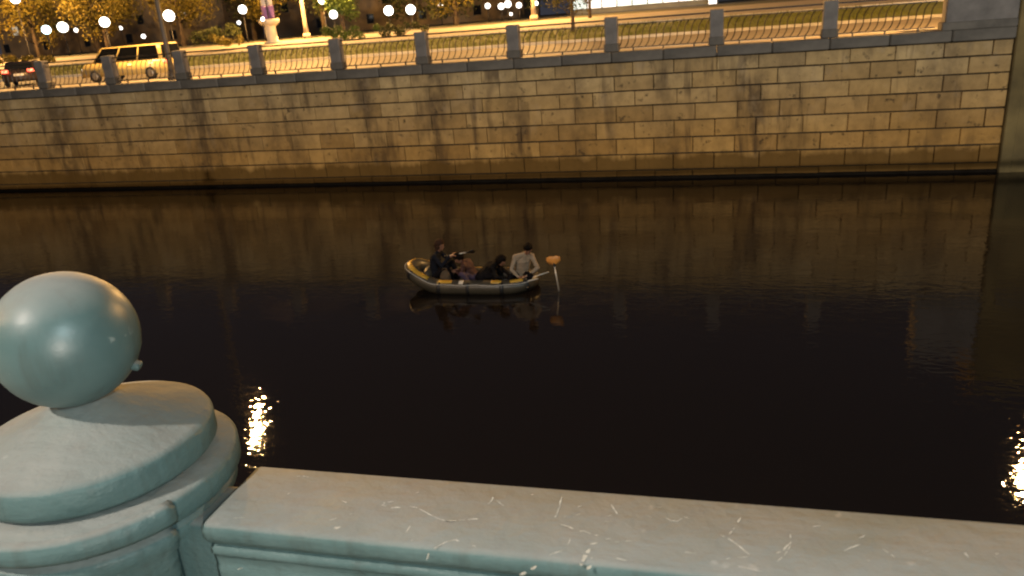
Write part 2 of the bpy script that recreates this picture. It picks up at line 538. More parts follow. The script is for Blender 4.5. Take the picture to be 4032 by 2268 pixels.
# parapet block beside the bridge
pb = boxm((6.10, -0.10, 4.33), (8.02, 0.42, 6.45), 0.03)
obj('parapet_block', pb, M['granite_dark'], wall)
obj('parapet_plinth', boxm((6.02, -0.15, 4.322), (8.02, 0.44, 4.56), 0.02), M['granite'], wall)
obj('foot_shadow_strip', boxm((-60, -0.05, -0.8), (8.02, 0.05, 0.10), 0.03), simple('foot_shadow_black', (0.010, 0.008, 0.006), 0.95, 0.3, 2, spec=0.05), wall)  # black strip at the waterline: the handrail's shadow put in as colour

ab = thing('bridge_abutment', 'dark mossy bridge abutment closing the right end of the stone wall', 'bridge abutment', (0, WY, 0))
obj('abutment_body', boxm((8.02, -0.10, -1.5), (15.5, 6, 7.4), 0.04), M['abut'], ab)
obj('corner_pilaster', boxm((8.032, -0.135, -1.5), (8.38, 0.0, 7.3), 0.03), M['abut'], ab)
obj('string_course', boxm((8.392, -0.19, 3.99), (15.4, 0.0, 4.31), 0.03), M['granite'], ab)

# ------------------------------------------------------------------ far railing
rail = thing('quay_railing', 'black iron railing with curved bars between grey stone pillars on the quay wall', 'railing', (0, WY, 4.322))
PX0, PD = -27.7466, 3.40566
pm = bmesh.new()
box(pm, (-0.215, -0.02, 0.0), (0.215, 0.34, 1.105), 0.035, 2)
pil0 = obj('stone_pillar', pm, M['granite_dark'], rail)
plm = boxm((-0.25, -0.055, 0.002), (0.25, 0.375, 0.27), 0.03)
pl0 = obj('pillar_plinth', plm, M['granite'], pil0)
gap = PD - 0.43
def s_bar():
    bm = bmesh.new()
    pts = []
    n = 8
    for i in range(n+1):
        t = i/n
        q = 2*t-1
        x = 0.15*(abs(q)**2.6)*(1 if q > 0 else -1)
        pts.append((x, 0, 0.10 + 0.745*t))
    tube(bm, pts, 0.017, 4, caps=False)
    return bm
bar0 = None
for i in range(-1, 10):
    xp = PX0 + PD*i
    if i == -1:
        pil0.location = (xp, 0, 0)
    else:
        p2 = like(pil0, rail, (xp, 0, 0))
        like(pl0, p2, (0, 0, 0))
    # bay to the right of this pillar
    bay = gap if i < 9 else 2.77
    xa = xp + 0.215
    bm = bmesh.new()
    box(bm, (0, 0.12, 0.985), (bay, 0.19, 1.035), 0.012)
    box(bm, (0, 0.135, 0.835), (bay, 0.175, 0.862))
    box(bm, (0, 0.13, 0.088), (bay, 0.18, 0.118))
    pn = obj('railing_panel', bm, M['iron'], rail, loc=(xa, 0, 0))
    nf = 3
    for k in range(nf):
        b2 = bmesh.new() if bar0 is None else None
        xk = bay*(k+0.5)/nf
        if i == -1 and k == 0:
            foot0 = obj('foot', boxm((-0.022, 0.135, 0.0), (0.022, 0.175, 0.088)), M['iron'], pn, loc=(xk, 0, 0))
        else:
            like(foot0, pn, (xk, 0, 0))
    nb = 13
    for k in range(nb):
        xk = 0.13 + (bay-0.26)*k/(nb-1)
        if bar0 is None:
            bar0 = obj('bar', s_bar(), M['iron'], pn, loc=(xk, 0.155, 0))
        else:
            like(bar0, pn, (xk, 0.155, 0))

# ------------------------------------------------------------------ near railing (post with ball, handrail)
AX = Vector((-0.9379, 0.8295, 5.671))          # post axis, heights measured down from eye level
near = thing('iron_railing', 'grey green painted iron railing with ball topped post in front of the river', 'railing', (AX.x, AX.y, 4.07))
Z0 = 5.671 - 4.07
def zz(v): return Z0 + v
pb = bmesh.new()
lathe(pb, [(0.0, zz(-0.62)), (0.168, zz(-0.600)), (0.196, zz(-0.606)), (0.203, zz(-0.613)), (0.203, zz(-0.640)), (0.196, zz(-0.647)), (0.178, zz(-0.650)),
           (0.178, zz(-0.656)), (0.190, zz(-0.660)), (0.192, zz(-0.672)), (0.176, zz(-0.690)), (0.163, zz(-0.705)), (0.160, zz(-0.75)), (0.160, 0.12), (0.20, 0.10), (0.20, 0.0), (0, 0.0)], 64)
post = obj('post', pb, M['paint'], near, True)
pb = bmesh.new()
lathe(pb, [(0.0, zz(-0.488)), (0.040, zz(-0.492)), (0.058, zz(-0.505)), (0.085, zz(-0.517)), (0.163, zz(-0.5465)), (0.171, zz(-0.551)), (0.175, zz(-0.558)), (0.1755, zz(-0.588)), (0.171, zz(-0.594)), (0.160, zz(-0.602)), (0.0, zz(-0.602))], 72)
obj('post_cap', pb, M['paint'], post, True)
pb = bmesh.new()
vs = ball(pb, (0, 0, zz(-0.3974)), 0.1, 48, 32)
for v in vs:
    d = v.co - Vector((0, 0, zz(-0.3974)))
    v.co += d.normalized()*0.0005*noise.noise(d*28) + d.normalized()*0.0014*noise.noise(d*9)
    if abs(d.z + 0.028) < 0.004: v.co += d.normalized()*0.0007      # casting seam
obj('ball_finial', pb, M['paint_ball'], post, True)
a = R(38)
pb = bmesh.new()
box(pb, (-0.010, -0.009, -0.006), (0.009, 0.009, 0.005), 0.004, 2)
lug = obj('finial_lug', pb, M['paint'], post, True)
lug.location = (0.082, 0.030, zz(-0.449)); lug.rotation_euler = (0, 0.35, 0.3)
# proud pilaster on the street side of the post, with its own moulding
pb = bmesh.new()
A0, A1 = R(-180-26), R(0-22)
lathe(pb, [(0.150, zz(-0.610)), (0.203, zz(-0.605)), (0.212, zz(-0.611)), (0.212, zz(-0.632)), (0.206, zz(-0.640)), (0.150, zz(-0.640))], 40, A0, A1)
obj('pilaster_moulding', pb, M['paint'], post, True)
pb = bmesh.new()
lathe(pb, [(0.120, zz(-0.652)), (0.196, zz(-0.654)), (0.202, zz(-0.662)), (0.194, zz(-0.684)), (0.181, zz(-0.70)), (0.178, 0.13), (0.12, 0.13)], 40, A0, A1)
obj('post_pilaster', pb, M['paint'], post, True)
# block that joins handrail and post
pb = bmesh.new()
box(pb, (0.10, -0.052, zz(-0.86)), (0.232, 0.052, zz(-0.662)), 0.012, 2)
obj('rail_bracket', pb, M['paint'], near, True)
def handrail(x0, x1):
    prof = [(0.075, -0.645), (-0.066, -0.645), (-0.0715, -0.6465), (-0.0755, -0.650), (-0.0775, -0.656), (-0.0765, -0.668), (-0.071, -0.678), (-0.062, -0.683), (-0.062, -0.688),
            (-0.068, -0.691), (-0.069, -0.700), (-0.0655, -0.7035), (-0.064, -0.722), (-0.066, -0.726), (-0.066, -0.782), (-0.060, -0.788), (0.045, -0.788), (0.045, -0.712), (0.062, -0.700), (0.070, -0.68), (0.0765, -0.664), (0.0775, -0.652), (0.0765, -0.647)]
    bm = bmesh.new()
    ext = [(x0, 0.94, 0.0025), (x0-0.004 if x0 < x1 else x0, 1.0, 0.0)]
    st = [x0, x0+0.006] + [x0 + (x1-x0)*t for t in (0.02, 0.05, 0.1, 0.2, 0.4, 0.7, 1.0)]
    rings = []
    for i, x in enumerate(st):
        s = 0.975 if i == 0 else 1.0
        rings.append([bm.verts.new((x, y*s, zz(-0.69 + (z+0.69)*s))) for y, z in prof])
    n = len(prof)
    for r0, r1 in zip(rings, rings[1:]):
        for k in range(n):
            bm.faces.new((r0[k], r0[(k+1) % n], r1[(k+1) % n], r1[k]))
    bm.faces.new(rings[0]); bm.faces.new(rings[-1][::-1])
    bmesh.ops.recalc_face_normals(bm, faces=bm.faces)
    return bm
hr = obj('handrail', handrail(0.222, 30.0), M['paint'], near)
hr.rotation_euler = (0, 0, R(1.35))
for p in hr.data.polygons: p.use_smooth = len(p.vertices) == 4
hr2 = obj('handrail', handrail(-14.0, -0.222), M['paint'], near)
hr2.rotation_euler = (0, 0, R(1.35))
bal0 = None
for k in range(-9, 20):
    x = 1.45*k + 0.9
    if abs(x) < 0.4: continue
    if bal0 is None:
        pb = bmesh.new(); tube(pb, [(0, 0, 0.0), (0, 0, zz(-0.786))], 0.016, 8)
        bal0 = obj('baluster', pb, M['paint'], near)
        o = bal0
    else:
        o = like(bal0, near)
    o.location = (x, x*math.tan(R(1.35)), 0)
# paint scratches and chips on the handrail, thin films 0.3 mm proud
SCR = [([(-0.638, 0.893), (-0.629, 0.896), (-0.618, 0.894)], 0.0012), ([(-0.648, 0.875), (-0.641, 0.862)], 0.0015), ([(-0.627, 0.847), (-0.622, 0.86)], 0.0013), ([(-0.596, 0.856), (-0.588, 0.858)], 0.0009), ([(-0.537, 0.846), (-0.527, 0.842), (-0.515, 0.84)], 0.0013), ([(-0.514, 0.853), (-0.498, 0.864)], 0.001), ([(-0.486, 0.891), (-0.478, 0.89), (-0.466, 0.886)], 0.0012), ([(-0.434, 0.88), (-0.427, 0.887)], 0.0012), ([(-0.471, 0.847), (-0.471, 0.861), (-0.463, 0.87), (-0.45, 0.866)], 0.0017), ([(-0.473, 0.846), (-0.456, 0.841), (-0.443, 0.844)], 0.0019), ([(-0.467, 0.853), (-0.459, 0.856)], 0.0013), ([(-0.431, 0.848), (-0.418, 0.847), (-0.398, 0.836), (-0.375, 0.826), (-0.361, 0.825), (-0.342, 0.832), (-0.32, 0.838)], 0.0011), ([(-0.368, 0.825), (-0.356, 0.827)], 0.0017), ([(-0.364, 0.815), (-0.354, 0.818)], 0.0012), ([(-0.335, 0.849), (-0.327, 0.853)], 0.0011), ([(-0.321, 0.866), (-0.318, 0.88), (-0.318, 0.893)], 0.0012), ([(-0.311, 0.881), (-0.294, 0.869)], 0.0009), ([(-0.414, 0.792), (-0.412, 0.806)], 0.0011), ([(-0.403, 0.763), (-0.398, 0.78)], 0.0006), ([(-0.364, 0.744), (-0.368, 0.76), (-0.36, 0.771), (-0.351, 0.783), (-0.341, 0.788), (-0.326, 0.783), (-0.31, 0.78)], 0.0012), ([(-0.521, 0.786), (-0.513, 0.784), (-0.509, 0.788)], 0.0033), ([(-0.532, 0.799), (-0.524, 0.806)], 0.0013), ([(-0.509, 0.816), (-0.507, 0.819)], 0.0012), ([(-0.436, 0.807), (-0.432, 0.808)], 0.0009), ([(-0.603, 0.684), (-0.598, 0.687)], 0.0021), ([(-0.677, 0.781), (-0.66, 0.785)], 0.0006), ([(-0.266, 0.902), (-0.259, 0.906)], 0.0012), ([(-0.221, 0.903), (-0.22, 0.88), (-0.22, 0.862), (-0.221, 0.851)], 0.0014), ([(-0.209, 0.859), (-0.207, 0.861)], 0.0015), ([(-0.195, 0.885), (-0.19, 0.888)], 0.0012), ([(-0.193, 0.866), (-0.188, 0.87)], 0.0015), ([(-0.15, 0.897), (-0.144, 0.887), (-0.136, 0.874), (-0.127, 0.859)], 0.0011), ([(-0.151, 0.87), (-0.145, 0.875)], 0.0011), ([(-0.154, 0.858), (-0.143, 0.861)], 0.0006), ([(-0.21, 0.843), (-0.197, 0.839), (-0.187, 0.833), (-0.177, 0.834), (-0.167, 0.83), (-0.156, 0.828)], 0.0012), ([(-0.146, 0.823), (-0.14, 0.824)], 0.0017), ([(-0.164, 0.81), (-0.156, 0.813)], 0.0019), ([(-0.163, 0.8), (-0.167, 0.783), (-0.169, 0.767)], 0.0031), ([(-0.16, 0.761), (-0.156, 0.769)], 0.0027), ([(-0.16, 0.782), (-0.157, 0.785)], 0.0017), ([(-0.193, 0.787), (-0.187, 0.788)], 0.0027), ([(-0.215, 0.776), (-0.208, 0.783), (-0.196, 0.792)], 0.0009), ([(-0.193, 0.804), (-0.191, 0.817)], 0.0011), ([(-0.132, 0.789), (-0.123, 0.787), (-0.114, 0.787)], 0.0011), ([(-0.134, 0.819), (-0.12, 0.823), (-0.098, 0.829)], 0.0006), ([(-0.087, 0.815), (-0.076, 0.818)], 0.0008), ([(-0.056, 0.812), (-0.045, 0.814), (-0.032, 0.813)], 0.0008), ([(-0.1, 0.881), (-0.093, 0.878)], 0.0012), ([(-0.087, 0.9), (-0.081, 0.903)], 0.0012), ([(-0.075, 0.88), (-0.067, 0.875), (-0.059, 0.875), (-0.05, 0.885), (-0.039, 0.882), (-0.027, 0.879)], 0.0009), ([(0.022, 0.896), (0.014, 0.873), (0.008, 0.858)], 0.0011), ([(-0.003, 0.855), (0.01, 0.846), (0.023, 0.833), (0.032, 0.822)], 0.0011), ([(0.032, 0.822), (0.041, 0.826)], 0.0021), ([(0.004, 0.81), (0.013, 0.813), (0.03, 0.818)], 0.0008), ([(0.083, 0.871), (0.082, 0.855), (0.072, 0.838), (0.064, 0.83)], 0.0012), ([(0.064, 0.815), (0.073, 0.828), (0.081, 0.848)], 0.0007), ([(0.074, 0.879), (0.08, 0.884)], 0.0011), ([(0.083, 0.899), (0.088, 0.904)], 0.0008), ([(0.005, 0.802), (0.023, 0.798), (0.045, 0.793)], 0.0007), ([(0.111, 0.891), (0.12, 0.894)], 0.0008), ([(0.164, 0.876), (0.171, 0.883)], 0.0012), ([(0.143, 0.848), (0.151, 0.856), (0.163, 0.864)], 0.0011), ([(0.167, 0.835), (0.171, 0.834)], 0.002), ([(0.188, 0.859), (0.193, 0.854), (0.199, 0.846)], 0.0011), ([(0.2, 0.832), (0.204, 0.829)], 0.0021), ([(0.278, 0.876), (0.281, 0.86)], 0.0017), ([(0.313, 0.872), (0.317, 0.873)], 0.0017), ([(-0.239, 0.737), (-0.231, 0.747), (-0.223, 0.757)], 0.0027)]
sb = bmesh.new()
rnd = random.Random(3)
for pts, w in SCR:
    # resample
    pl = []
    for (xa, ya), (xb, yb) in zip(pts, pts[1:]):
        n = max(1, int(math.hypot(xb-xa, yb-ya)/0.004))
        for k in range(n): pl.append((xa+(xb-xa)*k/n, ya+(yb-ya)*k/n))
    pl.append(pts[-1])
    n = len(pl)
    prev = None
    for i, (x, y) in enumerate(pl):
        tx, ty = (pl[min(i+1, n-1)][0]-pl[max(i-1, 0)][0], pl[min(i+1, n-1)][1]-pl[max(i-1, 0)][1])
        ln = math.hypot(tx, ty) or 1
        nx, ny = -ty/ln, tx/ln
        ww = 1.65*w*(0.5 + 0.75*(noise.noise((x*160, y*160, 1.7))*0.5+0.5))*(0.45 if i in (0, n-1) else 1.0)
        j = 0.0012*noise.noise((x*90, y*90, 4.2))
        z = -0.6447
        pr = (sb.verts.new((x+nx*(ww/2+j), y+ny*(ww/2+j), 5.671+z)), sb.verts.new((x-nx*(ww/2-j), y-ny*(ww/2-j), 5.671+z)))
        gapn = noise.noise((x*95, y*95, 9.1))
        if prev is not None and (gapn > -0.10 or w > 0.0035 and gapn > -0.40):
            try: sb.faces.new((prev[0], prev[1], pr[1], pr[0]))
            except ValueError: pass
        prev = pr
for v in [v for v in sb.verts if not v.link_faces]: sb.verts.remove(v)
bmesh.ops.recalc_face_normals(sb, faces=sb.faces)
for f in sb.faces:
    if f.normal.z < 0: f.normal_flip()
so = obj('paint_scratches', sb, M['chip'], near)
so.matrix_parent_inverse = Matrix.Translation((-AX.x, -AX.y, -4.07))
so['kind'] = 'stuff'

# ------------------------------------------------------------------ inflatable boat
BO = Vector((-5.57, 15.61, 0.0))
BYAW = R(1.5)
boat = thing('inflatable_boat', 'olive inflatable dinghy with yellow rim strips carrying four people', 'boat', BO, BYAW)
HL, HW, TR = 1.40, 0.46, 0.168
def outline(t):
    """centre line of the tube, t in 0..1 round the boat, starting at the bow (left, -x)"""
    a = 2*math.pi*t
    ex = 0.62
    cx, cy = -math.cos(a), -math.sin(a)
    x = HL*math.copysign(abs(cx)**ex, cx)
    y = HW*math.copysign(abs(cy)**0.72, cy)
    z = 0.115 + 0.32*max(0, (-x-0.55)/0.85)**1.8 + 0.05*max(0, (x-0.9)/0.5)**2
    r = TR*(1.0 - 0.10*max(0, (x-0.9)/0.5))
    return Vector((x, y, z)), r
_raw = [outline(i/720)[0] for i in range(721)]
_len = [0.0]
for _a, _b in zip(_raw, _raw[1:]): _len.append(_len[-1] + (_b-_a).length)
def arc(t):
    t = t % 1
    d = t*_len[-1]
    lo, hi = 0, 720
    while hi-lo > 1:
        mid = (lo+hi)//2
        if _len[mid] <= d: lo = mid
        else: hi = mid
    return (lo + (d-_len[lo])/max(1e-9, _len[hi]-_len[lo]))/720
def t_at(x, near_side=True):
    best = min(range(0, 181), key=lambda i: abs(outline(0.5*i/180)[0].x - x))
    return 0.5*best/180
_outline = outline
def outline(t): return _outline(arc(t))
def tube_frame(t):
    p, r = outline(t)
    q = (outline((t+0.004) % 1)[0] - outline((t-0.004) % 1)[0]).normalized()
    side = q.cross(Vector((0, 0, 1))).normalized()       # points outwards or inwards
    if side.dot(Vector((p.x*0.3, p.y, 0))) < 0: side = -side
    up = side.cross(q)
    if up.z < 0: up = -up
    return p, r, side, up
bm = bmesh.new()
NB, NR = 72, 16
rings = []
for i in range(NB):
    p, r, s, u = tube_frame(i/NB)
    ch = 1.0 - 0.022*(1 if i % 12 == 0 else 0)            # chamber welds
    rings.append([bm.verts.new(p + (s*math.cos(k*2*math.pi/NR) + u*math.sin(k*2*math.pi/NR))*r*ch) for k in range(NR)])
for i in range(NB):
    r0, r1 = rings[i], rings[(i+1) % NB]
    for k in range(NR):
        bm.faces.new((r0[k], r0[(k+1) % NR], r1[(k+1) % NR], r1[k]))
bmesh.ops.recalc_face_normals(bm, faces=bm.faces)
obj('hull_tube', bm, M['hull'], boat, True)
bm = bmesh.new()
pts = [tube_frame(i/48) for i in range(48)]
c0 = bm.verts.new((0, 0, 0.03))
ring = [bm.verts.new((p.x*0.97, p.y*0.97, 0.035 + 0.4*max(0, p.z-0.115))) for p, r, s, u in pts]
for k in range(48): bm.faces.new((c0, ring[k], ring[(k+1) % 48]))
bmesh.ops.recalc_face_normals(bm, faces=bm.faces)
obj('hull_floor', bm, M['hull_floor'], boat)
def strip(t0, t1, a0, a1, name, mm, lift=0.004, n=14):
    bm = bmesh.new()
    prev = None
    for i in range(n+1):
        t = (t0 + (t1-t0)*i/n) % 1
        p, r, s, u = tube_frame(t)
        row = []
        for k in range(5):
            a = R(a0 + (a1-a0)*k/4)
            row.append(bm.verts.new(p + (s*math.cos(a) + u*math.sin(a))*(r+lift)))
        if prev:
            for k in range(4): bm.faces.new((prev[k], prev[k+1], row[k+1], row[k]))
        prev = row
    bmesh.ops.recalc_face_normals(bm, faces=bm.faces)
    g = bmesh.ops.solidify(bm, geom=bm.faces[:], thickness=0.006)
    return obj(name, bm, mm, boat, True)
for t0, t1 in ((-0.16, t_at(-0.92)), (t_at(-0.66), t_at(-0.32)), (t_at(0.58), t_at(0.80)), (t_at(0.98), t_at(1.24)), (0.58, 0.64), (0.72, 0.79)):
    strip(t0, t1, 52, 92, 'rim_strip', M['boat_yellow'])
strip(t_at(-0.16), t_at(-0.06), 45, 90, 'valve_patch', M['white_stone'], 0.005, 4)
# grab line through black loops
bm = bmesh.new()
line = []
for i in range(61):
    p, r, s, u = tube_frame((-0.06 + 0.54*i/60) % 1)
    a = R(36 + 3*math.sin(i*math.pi/6))
    line.append(p + (s*math.cos(a) + u*math.sin(a))*(r+0.010))
tube(bm, line, 0.0085, 6)
obj('grab_rope', bm, M['rope'], boat, True)
for t in [t_at(q) for q in (-1.28, -0.62, 0.05, 0.80, 1.28)]:
    strip(t-0.006, t+0.006, -55, 55, 'rope_loop', M['black_vinyl'], 0.012, 3)
bm = bmesh.new()
vs = ball(bm, (-1.02, 0.02, 0.30), 0.2, 16, 10, (0.7, 1.5, 0.75))
obj('seat_cushion', bm, M['hull'], boat, True)
bm = bmesh.new()
vs = ball(bm, (0.95, 0.0, 0.12), 0.2, 16, 10, (0.8, 1.7, 0.8))
obj('seat_cushion', bm, M['hull'], boat, True)
BM = Matrix.Translation(BO) @ Matrix.Rotation(BYAW, 4, 'Z')
def bw(p): return BM @ Vector(p)

# ------------------------------------------------------------------ people
import numpy as np
_ib = bmesh.new(); bmesh.ops.create_icosphere(_ib, subdivisions=2, radius=1)
_ib.verts.ensure_lookup_table()
ICO_V = np.array([v.co[:] for v in _ib.verts]); ICO_F = np.array([[v.index for v in f.verts] for f in _ib.faces]); _ib.free()
def person(label, J, mats, look, hair, hair_mat, group='people riding in the inflatable boat'):
    """J: joints in boat coordinates; mats: skin, top, legs, shoes; one continuous remeshed body"""
    root = thing('person', label, 'person', bw((J['pelvis'][0], J['pelvis'][1], 0.05)), BYAW, group)
    org = Vector((J['pelvis'][0], J['pelvis'][1], 0.05))
    P = {k: Vector(v)-org for k, v in J.items()}
    segs = []
    def seg(a, b, ra, rb, mi): segs.append((Vector(a), Vector(b), ra, rb, mi))
    ch, pe, nk = P['chest'], P['pelvis'], P['neck']
    hd = P['head']
    side = (P['sh_l']-P['sh_r']).normalized()
    seg(pe - side*0.07, pe + side*0.07, 0.115, 0.115, 2)
    seg(pe, ch, 0.125, 0.135, 1)
    seg(pe + side*0.06, ch + side*0.08, 0.10, 0.105, 1)
    seg(pe - side*0.06, ch - side*0.08, 0.10, 0.105, 1)
    seg(ch, nk, 0.115, 0.06, 1)
    seg(P['sh_l'], nk, 0.066, 0.055, 1); seg(P['sh_r'], nk, 0.066, 0.055, 1)
    seg(P['sh_l'], ch, 0.07, 0.10, 1); seg(P['sh_r'], ch, 0.07, 0.10, 1)
    seg(nk, hd - Vector((0, 0, 0.05)), 0.052, 0.052, 0)
    for s in 'lr':
        seg(P['sh_'+s], P['el_'+s], 0.060, 0.047, 1)
        seg(P['el_'+s], P['wr_'+s], 0.046, 0.031, 1)
        wr = P['wr_'+s]
        d = (P['ha_'+s]-wr).normalized()
        sd = d.cross(Vector((0, 0, 1)))
        if sd.length < 0.2: sd = d.cross(Vector((1, 0, 0)))
        sd.normalize()
        dn = d.cross(sd)
        if dn.z > 0: dn = -dn
        for q in (-0.024, -0.008, 0.008, 0.024):
            seg(wr, wr + d*0.085 + sd*q, 0.022, 0.014, 0)
        for q, ln in ((-0.030, 0.058), (-0.010, 0.072), (0.010, 0.076), (0.030, 0.066)):
            k0 = wr + d*0.085 + sd*q
            k1 = k0 + d*ln*0.55 + dn*ln*0.18
            seg(k0, k1, 0.0098, 0.0092, 0)
            seg(k1, k1 + d*ln*0.25 + dn*ln*0.45, 0.0092, 0.0085, 0)
        th = wr + d*0.03 + sd*0.026*(1 if s == 'l' else -1)
        tk = th + d*0.035 + sd*0.030*(1 if s == 'l' else -1)
        seg(th, tk, 0.0125, 0.0105, 0)
        seg(tk, tk + d*0.03 + dn*0.012, 0.0105, 0.009, 0)
        hip = pe + side*(0.085 if s == 'l' else -0.085)
        seg(hip, P['kn_'+s], 0.092, 0.066, 2)
        seg(P['kn_'+s], P['an_'+s], 0.062, 0.043, 2)
        fd = (P['kn_'+s]-hip); fd.z = 0
        fd = fd.normalized() if fd.length > 0.01 else Vector((1, 0, 0))
        seg(P['an_'+s], P['an_'+s] + fd*0.17 - Vector((0, 0, 0.02)), 0.043, 0.036, 3)
    # head: cranium, jaw, nose, ears, brow
    lk = Vector(look).normalized()
    rt = lk.cross(Vector((0, 0, 1))).normalized()
    tp = rt.cross(lk)
    def hp(f, s, u): return hd + lk*f + rt*s + tp*u
    seg(hp(-0.018, 0, 0.022), hp(0.012, 0, 0.026), 0.092, 0.086, 0)
    seg(hp(0.018, 0, -0.035), hp(0.036, 0, -0.072), 0.066, 0.044, 0)
    seg(hp(0.094, 0, 0.018), hp(0.108, 0, -0.016), 0.009, 0.015, 0)
    for q in (-1, 1):
        seg(hp(0.082, 0.034*q, 0.030), hp(0.080, 0.014*q, 0.032), 0.011, 0.011, 0)
        seg(hp(-0.004, 0.086*q, 0.012), hp(-0.008, 0.088*q, -0.024), 0.013, 0.010, 0)
        seg(hp(0.070, 0.022*q, -0.046), hp(0.080, 0.0, -0.046), 0.012, 0.013, 0)
    VV, FF, off = [], [], 0
    for a, b_, ra, rb, mi in segs:
        n = max(2, int((b_-a).length/(min(ra, rb)*0.5)))
        for i in range(n+1):
            t = i/n
            VV.append(ICO_V*(ra+(rb-ra)*t) + np.array(a.lerp(b_, t))); FF.append(ICO_F+off); off += len(ICO_V)
    me = bpy.data.meshes.new('tmp')
    me.from_pydata(np.concatenate(VV).tolist(), [], np.concatenate(FF).tolist())
    tmp = bpy.data.objects.new('tmp', me); C.objects.link(tmp)
    md = tmp.modifiers.new('r', 'REMESH'); md.mode = 'VOXEL'; md.voxel_size = 0.0085
    ms = tmp.modifiers.new('s', 'SMOOTH'); ms.iterations = 3; ms.factor = 0.5
    dg = bpy.context.evaluated_depsgraph_get()
    me2 = bpy.data.meshes.new_from_object(tmp.evaluated_get(dg))
    bpy.data.objects.remove(tmp); bpy.data.meshes.remove(me)
    me2.materials.clear()
    for k in mats: me2.materials.append(k)
    nrm_ = [v.normal.copy() for v in me2.vertices]
    for v, n in zip(me2.vertices, nrm_):        # folds in the cloth
        q = Vector(v.co)
        v.co = q + n*(0.006*noise.noise(q*14) + 0.006*noise.noise(Vector((q.x*5, q.y*5, q.z*22))))
    nf = len(me2.polygons)
    cc = np.empty(nf*3, 'f'); me2.polygons.foreach_get('center', cc); cc = cc.reshape(-1, 3)
    best = np.full(nf, 9.0); mid = np.zeros(nf, 'i')
    for a, b_, ra, rb, mi in segs:
        A_, AB = np.array(a), np.array(b_-a)
        L2 = float(AB @ AB)
        t = np.clip((cc-A_) @ AB/L2, 0, 1) if L2 > 1e-9 else np.zeros(nf)
        d = np.linalg.norm(cc-(A_+t[:, None]*AB), axis=1) - (ra+(rb-ra)*t)
        k = d < best
        best[k] = d[k]; mid[k] = mi
    me2.polygons.foreach_set('material_index', mid)
    me2.polygons.foreach_set('use_smooth', np.ones(nf, 'b'))
    me2.name = 'body'
    o = bpy.data.objects.new('body', me2); C.objects.link(o); o.parent = root
    # eyes
    for q in (-1, 1):
        eb = bmesh.new()
        ball(eb, hp(0.080, 0.032*q, 0.012), 0.0125, 10, 8)
        obj('eye', eb, M['black_vinyl'], root, True)
    hb = bmesh.new()
    for (f, s, u, r) in hair:
        vs = ball(hb, hp(f, s, u), r, 20, 14)
        for v in vs:
            d = v.co - hp(f, s, u)
            v.co += d.normalized()*0.006*noise.noise(v.co*45)
    obj('hair', hb, hair_mat, root, True)
    return root, P, org
SHORT = [(-0.022, 0, 0.047, 0.106), (0.016, 0, 0.078, 0.084), (-0.05, 0, 0.0, 0.090)]
LONG = SHORT + [(-0.055, 0, -0.05, 0.075), (-0.055, 0.045, -0.10, 0.05), (-0.055, -0.045, -0.10, 0.05), (-0.06, 0, -0.14, 0.055), (0.0, 0.07, -0.03, 0.04), (0.0, -0.07, -0.03, 0.04)]
XO, TO = 0.16, -0.02
def B(s, z, y=0.0): return (s + 0.10, y, z)     # boat coordinates of a point measured along the boat

p1, _, _ = person('person in dark navy jacket with brown shoulder length hair holding an oar at the bow',
    dict(pelvis=(-0.90, 0.02, 0.24), chest=(-0.84, 0.0, 0.62), neck=(-0.77, 0.0, 0.80), head=(-0.70, 0.0, 0.95),
         sh_l=(-0.80, 0.20, 0.74), sh_r=(-0.78, -0.20, 0.74), el_l=(-0.62, 0.24, 0.56), el_r=(-0.62, -0.25, 0.54),
         wr_l=(-0.46, 0.12, 0.72), wr_r=(-0.47, -0.10, 0.71), ha_l=(-0.36, 0.08, 0.76), ha_r=(-0.36, -0.06, 0.75),
         kn_l=(-0.50, 0.15, 0.50), kn_r=(-0.52, -0.16, 0.47), an_l=(-0.36, 0.14, 0.12), an_r=(-0.40, -0.14, 0.12)),
    [M['skin'], M['navy'], M['black_cloth'], M['black_vinyl']], (0.95, -0.25, -0.08), LONG, M['hair_brown'])
p2, _, _ = person('person crouched low amidships in maroon jacket and purple trousers with dark hair',
    dict(pelvis=(-0.02, 0.16, 0.18), chest=(-0.12, 0.12, 0.43), neck=(-0.22, 0.08, 0.54), head=(-0.30, 0.05, 0.63),
         sh_l=(-0.16, 0.30, 0.49), sh_r=(-0.16, -0.08, 0.49), el_l=(-0.24, 0.33, 0.30), el_r=(-0.22, -0.16, 0.31),
         wr_l=(-0.36, 0.16, 0.32), wr_r=(-0.34, -0.06, 0.34), ha_l=(-0.44, 0.12, 0.35), ha_r=(-0.43, -0.03, 0.36),
         kn_l=(-0.26, 0.26, 0.36), kn_r=(-0.20, -0.16, 0.32), an_l=(-0.12, 0.28, 0.10), an_r=(0.02, -0.18, 0.10)),
    [M['skin'], M['maroon'], M['purple'], M['black_vinyl']], (-0.6, -0.6, -0.45), SHORT, M['hair_dark'])
